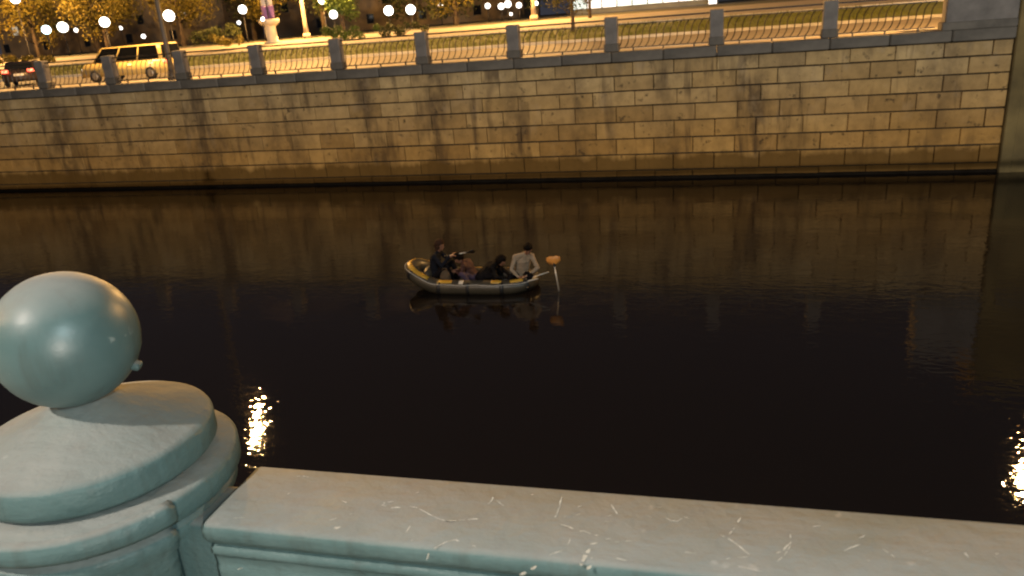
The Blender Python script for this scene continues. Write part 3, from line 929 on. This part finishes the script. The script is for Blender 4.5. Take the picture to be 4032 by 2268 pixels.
p3, _, _ = person('person in black jacket bent far forward with head down beside the one in cream',
    dict(pelvis=(0.20, 0.02, 0.22), chest=(0.46, 0.0, 0.46), neck=(0.60, -0.02, 0.56), head=(0.71, -0.04, 0.60),
         sh_l=(0.55, 0.18, 0.52), sh_r=(0.54, -0.21, 0.51), el_l=(0.66, 0.24, 0.30), el_r=(0.64, -0.27, 0.30),
         wr_l=(0.84, 0.10, 0.22), wr_r=(0.82, -0.15, 0.24), ha_l=(0.92, 0.06, 0.20), ha_r=(0.90, -0.10, 0.22),
         kn_l=(0.58, 0.15, 0.34), kn_r=(0.56, -0.18, 0.32), an_l=(0.62, 0.16, 0.10), an_r=(0.60, -0.18, 0.10)),
    [M['skin'], M['black_jacket'], M['black_cloth'], M['black_vinyl']], (0.85, -0.25, -0.45),
    SHORT + [(-0.03, 0, 0.02, 0.108), (-0.06, 0, -0.06, 0.085)], M['hair_dark'])
p4, _, _ = person('person in cream sweatshirt and black trousers looking down at both hands at the stern',
    dict(pelvis=(1.12, 0.10, 0.24), chest=(1.20, 0.02, 0.60), neck=(1.29, -0.04, 0.77), head=(1.36, -0.10, 0.89),
         sh_l=(1.40, 0.02, 0.70), sh_r=(1.05, -0.07, 0.70), el_l=(1.55, -0.10, 0.46), el_r=(0.98, -0.20, 0.45),
         wr_l=(1.34, -0.26, 0.33), wr_r=(1.14, -0.28, 0.32), ha_l=(1.24, -0.28, 0.30), ha_r=(1.22, -0.30, 0.29),
         kn_l=(1.42, -0.30, 0.34), kn_r=(0.98, -0.32, 0.32), an_l=(1.28, -0.28, 0.14), an_r=(0.86, -0.30, 0.14)),
    [M['skin'], M['cream'], M['black_cloth'], M['black_vinyl']], (0.22, -0.82, -0.52), SHORT, M['hair_dark'])

def oar(label, a, b, blade, blade_mat, grip=True, grip_mat='black_vinyl', roll=0.0, bl=0.15, bwid=0.095):
    """a: grip end, b: blade end, boat coordinates"""
    a, b = Vector(a), Vector(b)
    root = thing('oar', label, 'oar', bw(a), BYAW, 'oars of the inflatable boat')
    d = b-a
    sb_ = bmesh.new(); tube(sb_, [(0, 0, 0), d], 0.0155, 10)
    obj('shaft', sb_, M['alu'], root, True)
    g = bmesh.new(); tube(g, [-d.normalized()*0.01, d.normalized()*0.12], 0.021, 10)
    obj('grip', g, M[grip_mat], root, True)
    if blade:
        t = d.normalized()
        s = t.cross(Vector((0.15, 1, 0.1))).normalized()
        s = (Matrix.Rotation(roll, 3, t) @ s)
        nrm = t.cross(s)
        bb = bmesh.new()
        top, bot = [], []
        n = 9
        for k in range(n):
            q = k/(n-1)
            w = bwid*(0.35 + 0.65*math.sin(min(1, q*1.9)*math.pi/2))*(1.0 if q < 0.82 else 1-0.45*((q-0.82)/0.18)**2)
            c = d + t*(bl*2*q - 0.02)
            cv = 0.02*math.sin(q*3.14)
            top.append([c + s*w*j + nrm*(0.007 + cv - 0.012*abs(j)) for j in (-1, -0.5, 0, 0.5, 1)])
            bot.append([c + s*w*j + nrm*(-0.004 + cv - 0.012*abs(j)) for j in (-1, -0.5, 0, 0.5, 1)])
        gv = [[bb.verts.new(x) for x in r] for r in top]
        hv = [[bb.verts.new(x) for x in r] for r in bot]
        for i in range(n-1):
            for j in range(4):
                bb.faces.new((gv[i][j], gv[i][j+1], gv[i+1][j+1], gv[i+1][j]))
                bb.faces.new((hv[i][j], hv[i+1][j], hv[i+1][j+1], hv[i][j+1]))
            for j in (0, 4):
                bb.faces.new((gv[i][j], gv[i+1][j], hv[i+1][j], hv[i][j]))
        for i in (0, n-1):
            for j in range(4): bb.faces.new((gv[i][j], hv[i][j], hv[i][j+1], gv[i][j+1]))
        bmesh.ops.recalc_face_normals(bb, faces=bb.faces)
        obj('blade', bb, blade_mat, root, True)
        cl = bmesh.new(); tube(cl, [d - t*0.05, d + t*0.02], 0.021, 10)
        obj('collar', cl, M['black_vinyl'], root, True)
    return root
oar('oar with small dark blade raised by the navy jacketed person at the bow', (-0.60, -0.02, 0.70), (-0.05, 0.02, 0.79), True, M['blade_dark'], roll=0.9, bl=0.085, bwid=0.085)
oar('oar with orange blade up standing in the water past the stern', (2.05, -0.30, -0.16), (1.96, -0.30, 0.62), True, M['blade_orange'], roll=0.15, bl=0.095, bwid=0.155)
oar('bare oar shaft slanting up over the stern from the hands of the person in cream', (1.30, -0.32, 0.26), (1.83, -0.28, 0.43), False, None, grip_mat='alu')
oar('lower bare oar shaft lying over the stern below the slanting one', (1.20, -0.36, 0.205), (1.60, -0.36, 0.30), False, None, grip_mat='black_vinyl')
bg = bmesh.new()
vs = ball(bg, (0, 0, 0.17), 0.17, 20, 14, (0.75, 0.6, 1.15))
for v in vs: v.co += Vector((1, 0.6, 0.4))*0.012*noise.noise(v.co*9)
bag = thing('bag', 'brown cloth bag standing in front of the navy jacketed person in the boat', 'bag', bw((-0.54, -0.30, 0.10)), BYAW)
obj('bag_body', bg, M['tan'], bag, True)
hd_ = bmesh.new(); tube(hd_, [(-0.06, 0, 0.34), (-0.04, 0, 0.41), (0.04, 0, 0.41), (0.06, 0, 0.34)], 0.010, 6)
obj('bag_handle', hd_, M['tan'], bag, True)

# ------------------------------------------------------------------ street lamps
def street_lamp(label, x, y, z0, z1, head_dir, group, power, col=(1.0, 0.52, 0.15), r=0.11, mm='steel'):
    root = thing('street_lamp', label, 'street lamp', (x, y, z0), 0, group)
    h = z1-z0
    bm = bmesh.new(); tube(bm, [(0, 0, 0), (0, 0, 1.2), (0, 0, h)], [r*1.5, r, r*0.62], 12)
    obj('pole', bm, M[mm], root, True)
    bm = bmesh.new(); tube(bm, [(0, 0, 0), (0, 0, 0.5)], [r*2.1, r*1.7], 12)
    obj('pole_base', bm, M[mm], root, True)
    hx, hy = head_dir
    bm = bmesh.new(); tube(bm, [(0, 0, h-0.1), (hx*0.4, hy*0.4, h+0.12), (hx*0.85, hy*0.85, h+0.2)], 0.045, 8)
    obj('arm', bm, M[mm], root, True)
    hb = boxm((-0.34, -0.22, 0.0), (0.34, 0.22, 0.13), 0.05, 2)
    o = obj('lamp_head', hb, M[mm], root, True); o.location = (hx, hy, h+0.17)
    ln = bmesh.new(); ball(ln, (0, 0, 0), 0.2, 16, 10, (1.35, 0.9, 0.55))
    o = obj('lamp_lens', ln, M['sodium'], o, True); o.location = (0, 0, -0.02)
    L = point_light('sodium_light', (x+hx, y+hy, z1-0.12), power, col, 0.15)
    return root
street_lamp('tall steel street lamp on the promenade behind the fourth stone pillar from the left', -24.25, 30.6, 4.07, 15.4, (-1.65, 3.0), 'promenade street lamps', 25000)
street_lamp('promenade street lamp seen only by its glitter in the water at the right edge', 11.9, 31.4, 4.07, 13.8, (0.0, 0.2), 'promenade street lamps', 25000)
street_lamp('pale thick lamp post at the left edge of the far road', -76.6, 69.2, 5.1, 14.5, (0, -1), 'far road street lamps', 48000, r=0.3, mm='post_sand')
street_lamp('slim sand coloured lamp post right of the flag column on the far road', -40.1, 71.2, 5.2, 13.8, (0, -1), 'far road street lamps', 48000, r=0.2, mm='post_sand')
street_lamp('sand coloured lamp post left of the yellow tree on the far road', -17.2, 71.2, 5.2, 13.8, (0, -1), 'far road street lamps', 30000, r=0.2, mm='post_sand')

def globe_lamp(label, x, y, z, rad, mat, zg=5.3, group='park globe lamps'):
    root = thing('globe_lamp', label, 'park lamp', (x, y, zg), 0, group)
    rad *= 0.94 + 0.16*math.sin(x*7.3)
    h = z-zg
    bm = bmesh.new(); tube(bm, [(0, 0, 0), (0, 0, 0.5), (0, 0, h-rad*0.9)], [0.1, 0.06, 0.045], 8)
    obj('pole', bm, M['iron'], root, True)
    bm = bmesh.new(); ball(bm, (0, 0, h), rad, 16, 10)
    obj('globe', bm, mat, root, True)
    bm = bmesh.new(); lathe(bm, [(0.0, h-rad*1.02), (rad*0.5, h-rad*0.95), (rad*0.35, h-rad*1.25), (0.0, h-rad*1.3)], 12)
    obj('globe_holder', bm, M['iron'], root, True)
    return root
W, Cy, S_ = M['globe_w'], M['globe_c'], M['globe_s']
for a in [('blue white globe lamp, leftmost of the bright pair over the left pillars', -75.86, 76.0, 8.32, 0.58, Cy),
          ('warm white globe lamp just right of the blue white one', -77.33, 80.0, 8.58, 0.56, S_),
          ('white globe lamp over the railing bay with the yellow van', -65.83, 74.0, 8.49, 0.56, W),
          ('white globe lamp right beside the tall steel lamp post', -57.51, 74.0, 8.54, 0.52, W),
          ('white globe lamp left of the flag column', -48.54, 74.0, 8.50, 0.50, W),
          ('white globe lamp shining through the green tree', -37.33, 72.0, 7.22, 0.46, W),
          ('white globe lamp above the one in the green tree, cut by the picture edge', -38.28, 72.0, 8.62, 0.45, S_),
          ('white globe lamp, left one of the close pair right of the green tree', -34.15, 78.0, 7.26, 0.44, W),
          ('white globe lamp, right one of the close pair right of the green tree', -31.71, 78.0, 7.18, 0.44, W),
          ('warm globe lamp at the top left corner, cut by the picture edge', -79.08, 76.0, 11.9, 0.5, S_),
          ('small white lamp at the capital of the flag column', -39.75, 63.4, 7.15, 0.20, W)]:
    globe_lamp(*a)
for k, (x, y, z, r, l) in enumerate([
        (-103.8, 110, 9.06, 0.34, 'small far lamp right of the warm globe lamp at left'),
        (-95.0, 110, 8.77, 0.36, 'small far lamp right of the globe lamp over the yellow van'),
        (-91.05, 110, 7.22, 0.32, 'small far lamp low to the left of the tall steel lamp post'),
        (-73.2, 110, 8.01, 0.34, 'small far lamp low beside the globe lamp left of the flag column'),
        (-40.1, 110, 8.16, 0.34, 'small far lamp right of the close pair of globe lamps'),
        (-27.1, 90, 7.11, 0.34, 'far lamp, leftmost of the bright cluster above the railing middle'),
        (-25.5, 90, 6.94, 0.34, 'far lamp, second from left in the bright cluster'),
        (-24.7, 90, 7.12, 0.36, 'far lamp, third from left and highest in the bright cluster'),
        (-23.4, 90, 6.90, 0.40, 'far lamp, rightmost and largest in the bright cluster'),
        (-24.4, 90, 6.03, 0.22, 'far lamp, smallest and lowest in the bright cluster'),
        (-21.4, 90, 6.95, 0.24, 'small far lamp between the bright cluster and the yellow tree')]):
    globe_lamp(l, x, y, z, r, M['far_lamp'], 5.35, 'small far lamps')

# ------------------------------------------------------------------ flag column
fc = thing('flag_column', 'white stone column with capital carrying a violet and pale blue cloth', 'column', (-40.45, 65.5, 5.05))
bm = bmesh.new(); lathe(bm, [(0, 0), (0.75, 0), (0.75, 0.15), (0.52, 0.22), (0.48, 1.45), (0.52, 1.5), (0, 1.5)], 24)
obj('column_shaft', bm, M['white_stone'], fc, True)
bm = bmesh.new(); lathe(bm, [(0, 1.502), (0.55, 1.502), (0.85, 1.75), (0.92, 1.80), (0.92, 2.10), (0, 2.10)], 24)
obj('capital', bm, M['white_stone'], fc, True)
bm = bmesh.new(); tube(bm, [(0, 0, 2.1), (0, 0, 6.5)], 0.06, 8)
obj('flag_pole', bm, M['steel'], fc, True)
def cloth(z0, z1, w, mm, ph):
    rows = []
    for i in range(9):
        z = z0+(z1-z0)*i/8
        rows.append([(w*(k/10-0.5), -0.08+0.14*math.sin(k*1.3+ph+i*0.25), z + 0.05*math.sin(k*0.9)) for k in range(11)])
    bm = sheet(rows)
    bmesh.ops.solidify(bm, geom=bm.faces[:], thickness=0.02)
    return obj('cloth', bm, mm, fc, True)
cloth(2.15, 3.2, 1.25, M['cloth_violet'], 0.0)
cloth(3.22, 5.6, 1.15, M['cloth_pale'], 1.0)

# ------------------------------------------------------------------ cars
def car(name, label, loc, rz, L, Wd, prof, cab, body_mat, front_lamp, rear_lamp, cat):
    root = thing(name, label, cat, loc, rz)
    bm = bmesh.new()
    def slab(profile, w0, w1=None):
        w1 = w1 or w0
        zlo = min(z for x, z in profile); zhi = max(z for x, z in profile)
        rows = []
        for sgn in (-1, 1):
            rows.append([bm.verts.new((x, sgn*(w0+(w1-w0)*(z-zlo)/(zhi-zlo))/2, z)) for x, z in profile])
        n = len(profile)
        for k in range(n):
            bm.faces.new((rows[0][k], rows[0][(k+1) % n], rows[1][(k+1) % n], rows[1][k]))
        bm.faces.new(rows[0][::-1]); bm.faces.new(rows[1])
    slab(prof, Wd)
    bmesh.ops.recalc_face_normals(bm, faces=bm.faces)
    bmesh.ops.bevel(bm, geom=bm.edges[:], offset=0.05, segments=2, affect='EDGES')
    body = obj('body', bm, body_mat, root, True)
    bm = bmesh.new()
    slab(cab, Wd-0.06, Wd-0.34)
    bmesh.ops.recalc_face_normals(bm, faces=bm.faces)
    bmesh.ops.bevel(bm, geom=bm.edges[:], offset=0.05, segments=2, affect='EDGES')
    obj('cabin', bm, body_mat, root, True)
    # side windows and screens, a little proud of the cabin
    xs = sorted(x for x, z in cab)
    zl, zh = min(z for x, z in cab)+0.05, max(z for x, z in cab)-0.09
    def xat(z, front):
        pts = cab
        c = []
        for (xa, za), (xb, zb) in zip(pts, pts[1:]+pts[:1]):
            if (za-z)*(zb-z) <= 0 and abs(za-zb) > 1e-6: c.append(xa+(xb-xa)*(z-za)/(zb-za))
        return min(c) if front else max(c)
    zr = max(z for x, z in cab)-min(z for x, z in cab)
    def wy(z): return ((Wd-0.06) + (-0.28)*(z-min(q for _, q in cab))/zr)/2 + 0.012
    nW = 3 if L > 4.8 else 2
    for sgn in (-1, 1):
        for k in range(nW):
            bm = bmesh.new()
            def X(z, t): 
                a, c = xat(z, True)+0.10, xat(z, False)-0.10
                return a+(c-a)*t
            t0, t1 = k/nW+0.012, (k+1)/nW-0.012
            f = [bm.verts.new((X(z, t), sgn*wy(z), z)) for z, t in ((zl, t0), (zl, t1), (zh, t1), (zh, t0))]
            bm.faces.new(f if sgn < 0 else f[::-1])
            bmesh.ops.solidify(bm, geom=bm.faces[:], thickness=0.02)
            obj('window', bm, M['car_glass'], root)
    for front in (True, False):
        bm = bmesh.new()
        dx = -0.015 if front else 0.015
        f = [bm.verts.new((xat(z, front)+dx, s*(wy(z)-0.12), z)) for z, s in ((zl, -1), (zl, 1), (zh, 1), (zh, -1))]
        bm.faces.new(f); bmesh.ops.recalc_face_normals(bm, faces=bm.faces)
        bmesh.ops.solidify(bm, geom=bm.faces[:], thickness=0.02)
        obj('windscreen' if front else 'rear_window', bm, M['car_glass'], root)
    for x in (-L/2+0.85, L/2-0.85):
        for sgn in (-1, 1):
            wb = bmesh.new()
            lathe(wb, [(0.0, -0.1), (0.20, -0.1), (0.31, -0.1), (0.335, -0.06), (0.335, 0.06), (0.31, 0.1), (0, 0.1)], 24)
            o = obj('wheel', wb, M['rubber'], root, True, (x, sgn*(Wd/2-0.07), 0.335)); o.rotation_euler = (R(90), 0, 0)
            rb = bmesh.new(); lathe(rb, [(0, 0.108), (0.08, 0.115), (0.19, 0.106), (0.2, 0.09), (0, 0.09)], 16)
            rm = obj('rim', rb, M['hub'], o, True)
            if sgn > 0: rm.rotation_euler = (R(180), 0, 0)
    zf = prof[0][1]
    for sgn in (-1, 1):
        hb = bmesh.new(); box(hb, (-L/2-0.03, sgn*(Wd/2-0.26)-0.17, 0.56), (-L/2+0.12, sgn*(Wd/2-0.26)+0.17, 0.74), 0.03, 2)
        obj('headlight', hb, front_lamp, root, True)
        tb = bmesh.new(); box(tb, (L/2-0.10, sgn*(Wd/2-0.22)-0.17, 0.80), (L/2+0.025, sgn*(Wd/2-0.22)+0.17, 0.97), 0.03, 2)
        obj('tail_light', tb, rear_lamp, root, True)
        mb = bmesh.new(); box(mb, (-L*0.20, sgn*(Wd/2+0.08)-0.08, 0.98), (-L*0.20+0.12, sgn*(Wd/2+0.08)+0.08, 1.12), 0.03)
        obj('wing_mirror', mb, body_mat, root, True)
    bb = bmesh.new(); box(bb, (-L/2-0.06, -Wd/2+0.06, 0.28), (-L/2+0.06, Wd/2-0.06, 0.48), 0.04, 2)
    obj('bumper', bb, M['rubber'], root, True)
    pl = bmesh.new(); box(pl, (L/2-0.005, -0.26, 0.62), (L/2+0.02, 0.26, 0.74))
    obj('number_plate', pl, M['white_stone'], root)
    return root
van_prof = [(-2.62, 0.30), (-2.62, 0.72), (-2.30, 1.00), (-1.75, 1.06), (2.62, 1.06), (2.62, 0.30)]
van_cab = [(-1.85, 1.00), (-1.15, 1.78), (2.50, 1.82), (2.60, 1.00)]
v = car('yellow_van', 'yellow passenger van with lit headlights driving left behind the railing', (-31.9, 37.2, 3.98), R(2), 5.24, 1.95, van_prof, van_cab, M['van_yellow'], M['headlight'], M['taillight'], 'van')
for x in (-1.0, 0.6, 1.9):
    b = bmesh.new(); box(b, (x-0.14, -0.999, 0.80), (x+0.14, -0.972, 0.88), 0.01)
    obj('side_lamp', b, M['indicator'], v)
sedan_prof = [(-2.2, 0.28), (-2.2, 0.68), (-2.0, 0.84), (-0.95, 0.93), (1.5, 0.97), (2.15, 0.95), (2.2, 0.5), (2.15, 0.28)]
sedan_cab = [(-1.05, 0.90), (-0.35, 1.40), (0.85, 1.42), (1.62, 0.93)]
car('dark_sedan', 'dark sedan with red tail lights glowing at the left edge of the road', (-42.0, 39.6, 3.98), R(-52), 4.4, 1.78, sedan_prof, sedan_cab, M['car_dark'], M['headlight'], M['taillight'], 'car')

# ------------------------------------------------------------------ buildings
bd = thing('glass_pavilion', 'pavilion with brightly lit cyan white glass front behind the railing', 'building', (-10.5, 99.0, 5.25), R(1.5))
obj('plinth_wall', boxm((-8.6, -0.3, 0.0), (8.0, 0.0, 0.62), 0.03), M['facade'], bd)
obj('building_shell', boxm((-8.8, 0.35, 0.0), (8.4, 9.0, 6.0), 0.05), M['facade'], bd)
obj('roof', boxm((-9.2, -0.6, 5.99), (8.8, 9.4, 6.35), 0.05), M['frame'], bd)
fm = bmesh.new()
n = 9
xs = [-8.5 + 16.4*k/n for k in range(n+1)]
for x in xs: box(fm, (x-0.06, -0.1, 0.62), (x+0.06, 0.06, 5.99))
for k in range(n):
    for z in (0.62, 2.5, 4.3): box(fm, (xs[k]+0.061, -0.06, z+0.001), (xs[k+1]-0.061, 0.04, z+0.10))
fr = obj('window_frame', fm, M['frame'], bd)
rnd = random.Random(8)
for k in range(n):
    for (za, zb) in ((0.722, 2.498), (2.602, 4.298), (4.402, 5.988)):
        mm = M['glass_blind'] if (k in (1, 2, 6, 7, 8)) else M['glass_lit']
        pn = boxm((xs[k]+0.062, 0.062, za), (xs[k+1]-0.062, 0.085, zb))
        obj('pane', pn, mm, bd)
db = thing('lit_doorway', 'bright white doorway kiosk at the right end of the glass pavilion', 'kiosk', (-2.3, 97.6, 5.25))
obj('kiosk_shell', boxm((-0.55, 0.12, 0), (0.55, 1.2, 2.6), 0.04), M['facade'], db)
obj('door_pane', boxm((-0.45, 0.07, 0.1), (0.45, 0.118, 2.3), 0.01), M['glass_blind'], db)

def apartment(label, x0, x1, y, h, lit, seed):
    a = thing('apartment_building', label, 'building', (x0, y, 5.4), 0, 'dark apartment blocks behind the park')
    w = x1-x0
    obj('wall', boxm((0, 0, 0), (w, 12, h), 0.05), M['block'], a)
    obj('roof', boxm((-0.3, -0.3, h+0.002), (w+0.3, 12.3, h+0.5), 0.05), M['frame'], a)
    rr = random.Random(seed)
    f0 = w0 = None
    nx = int(w/3.2)
    for fl in range(int((h-1)/3.1)):
        for k in range(nx):
            if fl > 3 or (k*7+fl*5) % 3: continue
            x = 1.6 + k*(w-3.2)/max(1, nx-1)
            z = 1.9 + 3.1*fl
            islit = (k, fl) in lit or rr.random() < 0.06
            mm = M['window_dim'] if islit else M['car_glass']
            f = obj('window', boxm((x-0.75, -0.05, z-0.85), (x+0.75, 0.02, z+0.85)), M['frame'], a) if f0 is None else like(f0, a, (x-f0['wx'], 0, z-f0['wz']))
            if f0 is None:
                f0 = f; f0['wx'] = x; f0['wz'] = z
            g = boxm((f0['wx']-0.66, -0.07, f0['wz']-0.76), (f0['wx']+0.66, -0.052, f0['wz']+0.76))
            obj('pane', g, mm, f)
    return a
apartment('dark apartment block with a few lit windows behind the trees at far left', -140, -88, 128, 22, {(9, 2), (13, 1)}, 3)
apartment('dark apartment block behind the trees between flag column and glass pavilion', -84, -34, 134, 20, {(3, 1)}, 7)

# ------------------------------------------------------------------ trees and bushes
def tree(name, label, x, y, h, cr, leaf, seed, base=0.30, n=4200, group='trees of the park', zg=5.3, lean=0.0, ls=0.34):
    rr = random.Random(seed)
    root = thing(name, label, 'tree', (x, y, zg), 0, group)
    bm = bmesh.new()
    tops = []
    th = h*0.62
    tube(bm, [(0, 0, -0.1), (lean*0.3, 0, th*0.4), (lean*0.7, 0, th*0.75), (lean, 0, th)], [h*0.030, h*0.022, h*0.016, h*0.008], 8)
    nl = 7
    for k in range(nl):
        a = k*2.4 + rr.uniform(-.4, .4)
        z0 = h*rr.uniform(base*0.8, 0.55)
        ln = cr*rr.uniform(0.6, 0.95)
        e = Vector((math.cos(a)*ln + lean*0.6, math.sin(a)*ln, z0 + ln*rr.uniform(0.3, 0.8)))
        s = Vector((lean*z0/th, 0, z0))
        mid = s.lerp(e, 0.5) + Vector((0, 0, 0.12*ln))
        tube(bm, [s, mid, e], [h*0.011, h*0.007, h*0.003], 6)
        tops += [mid, e]
    obj('trunk', bm, M['bark'], root, True)
    # crown: leaves gathered in clumps
    clumps = [(t + Vector((rr.uniform(-.4, .4), rr.uniform(-.4, .4), rr.uniform(-.2, .5))), cr*rr.uniform(0.26, 0.44)) for t in tops]
    for k in range(13):
        u, v_ = rr.uniform(0, 6.28), rr.random()
        zc_ = h*(base + (1-base)*v_*0.92)
        prof = math.sin(min(1, max(0.05, v_*1.05+0.12))*math.pi)**0.6
        rad = cr*prof*rr.uniform(0.3, 0.95)
        clumps.append((Vector((math.cos(u)*rad + lean*0.8, math.sin(u)*rad, zc_)), cr*rr.uniform(0.24, 0.42)))
    verts, faces = [], []
    for k in range(n):
        c, r = clumps[rr.randrange(len(clumps))]
        d = Vector((rr.gauss(0, 1), rr.gauss(0, 1), rr.gauss(0, 0.8)))
        d = d.normalized()*r*(rr.random()**0.45)
        p = c + d
        if p.z < h*base*0.55: continue
        s = ls*rr.uniform(0.55, 1.2)
        nrm = Vector((rr.gauss(0, 1), rr.gauss(0, 1), rr.gauss(0.6, 1))).normalized()
        t1 = nrm.orthogonal().normalized()
        t1 = Matrix.Rotation(rr.uniform(0, 6.28), 3, nrm) @ t1
        t2 = nrm.cross(t1)
        i = len(verts)
        verts += [p - t1*s*0.5, p + t2*s*0.28 + nrm*s*0.06, p + t1*s*0.5, p - t2*s*0.28 + nrm*s*0.06]
        faces.append((i, i+1, i+2, i+3))
    me = bpy.data.meshes.new('crown')
    me.from_pydata(verts, [], faces)
    me.materials.append(leaf)
    o = bpy.data.objects.new('crown', me); C.objects.link(o); o.parent = root
    return root
G, N_, D_ = M['leaf_gold'], M['leaf_green'], M['leaf_dark']
for a in [
    ('broad_tree', 'golden leaved tree at the far left beside the thick pale lamp post', -84.0, 82, 9.5, 4.6, G, 1, 0.20),
    ('broad_tree', 'golden leaved tree behind the blue white globe lamp', -78.5, 86, 11, 5.0, G, 2, 0.22),
    ('broad_tree', 'golden leaved tree between the warm globe lamp and the one over the van', -71.5, 80, 9.0, 4.4, G, 3, 0.26),
    ('broad_tree', 'gold green tree left of the tall steel lamp post', -64.0, 84, 10, 4.8, G, 4, 0.28),
    ('broad_tree', 'dark leaved tree right of the tall steel lamp post', -58.0, 90, 11, 5.2, D_, 5, 0.22),
    ('broad_tree', 'dark olive tree behind the globe lamp left of the flag column', -52.0, 84, 9.0, 4.4, G, 6, 0.30),
    ('broad_tree', 'dark leaved tree directly behind the flag column', -46.0, 86, 10, 4.6, D_, 7, 0.24),
    ('green_tree', 'bright green tree lit by a globe lamp right of the flag column', -37.6, 74.2, 7.4, 2.5, N_, 8, 0.16),
    ('broad_tree', 'dark leaved tree behind the close pair of globe lamps', -37.0, 92, 9.5, 4.8, D_, 9, 0.16),
    ('broad_tree', 'dark leaved tree right of the close pair of globe lamps', -30.5, 88, 9.0, 4.2, D_, 10, 0.14),
    ('broad_tree', 'olive tree hanging over the bright cluster of far lamps', -27.2, 79, 8.5, 3.6, G, 12, 0.20),
    ('broad_tree', 'dark leaved tree behind the bright cluster of far lamps', -23.0, 97, 8.5, 4.2, D_, 13, 0.18),
]:
    tree(*a)
tree('small_tree', 'yellow leaved young tree on the bank left of the glass pavilion', -9.65, 50.2, 4.4, 1.25, G, 21, 0.22, 1500, 'young trees on the grass bank', 4.55, 0.0, 0.16)
tree('small_tree', 'thin dark young tree in front of the glass pavilion', -11.6, 68.0, 5.0, 1.3, D_, 22, 0.26, 500, 'young trees on the grass bank', 5.1, 0.1, 0.18)
def bush(label, x, y, zg, w, h, leaf, seed, n=900, ls=0.2):
    rr = random.Random(seed)
    root = thing('bush', label, 'bush', (x, y, zg), 0, 'bushes along the far road')
    bm = bmesh.new()
    for k in range(7):
        a = k*0.9
        e = Vector((math.cos(a)*w*0.35, math.sin(a)*0.5, h*rr.uniform(0.5, 0.8)))
        tube(bm, [(0, 0, -0.05), e*0.5 + Vector((0, 0, 0.1)), e], [0.03, 0.02, 0.008], 5)
    obj('stem', bm, M['bark'], root)
    verts, faces = [], []
    cl = [(Vector((rr.uniform(-.5, .5)*w, rr.uniform(-.6, .6), h*rr.uniform(0.15, 0.72))), h*rr.uniform(0.22, 0.36)) for _ in range(int(6+w*2))]
    for k in range(n):
        c, r = cl[rr.randrange(len(cl))]
        d = Vector((rr.gauss(0, 1), rr.gauss(0, 1), rr.gauss(0, 1))).normalized()*r*(rr.random()**0.4)
        p = c+d
        if p.z < 0: p.z = 0.03
        nrm = Vector((rr.gauss(0, 1), rr.gauss(0, 1), rr.gauss(0.5, 1))).normalized()
        t1 = nrm.orthogonal().normalized(); t2 = nrm.cross(t1)
        s = ls*rr.uniform(0.6, 1.2)
        i = len(verts)
        verts += [p-t1*s*.5, p+t2*s*.3, p+t1*s*.5, p-t2*s*.3]
        faces.append((i, i+1, i+2, i+3))
    me = bpy.data.meshes.new('foliage'); me.from_pydata(verts, [], faces); me.materials.append(leaf)
    o = bpy.data.objects.new('foliage', me); C.objects.link(o); o.parent = root
bush('sand coloured rounded bush by the road at the left edge', -66.5, 61, 4.95, 2.4, 1.1, G, 31)
bush('low pale bush just right of the rounded bush at the left edge', -61.5, 60, 4.9, 3.0, 0.9, G, 32)
bush('light bush left of the flag column', -45.5, 66, 5.05, 2.8, 1.3, G, 33)
bush('olive bush over the dark railing bay right of the green tree', -30.2, 60.5, 4.9, 5.2, 1.35, N_, 34, 1500)
bush('long low olive bush right of the green tree', -26.0, 61.5, 4.9, 4.4, 1.2, D_, 35, 1300)
bush('dark bush hiding the foot of the trees behind the steel lamp post', -52.5, 74, 5.3, 5.0, 2.2, D_, 36, 1500, 0.26)
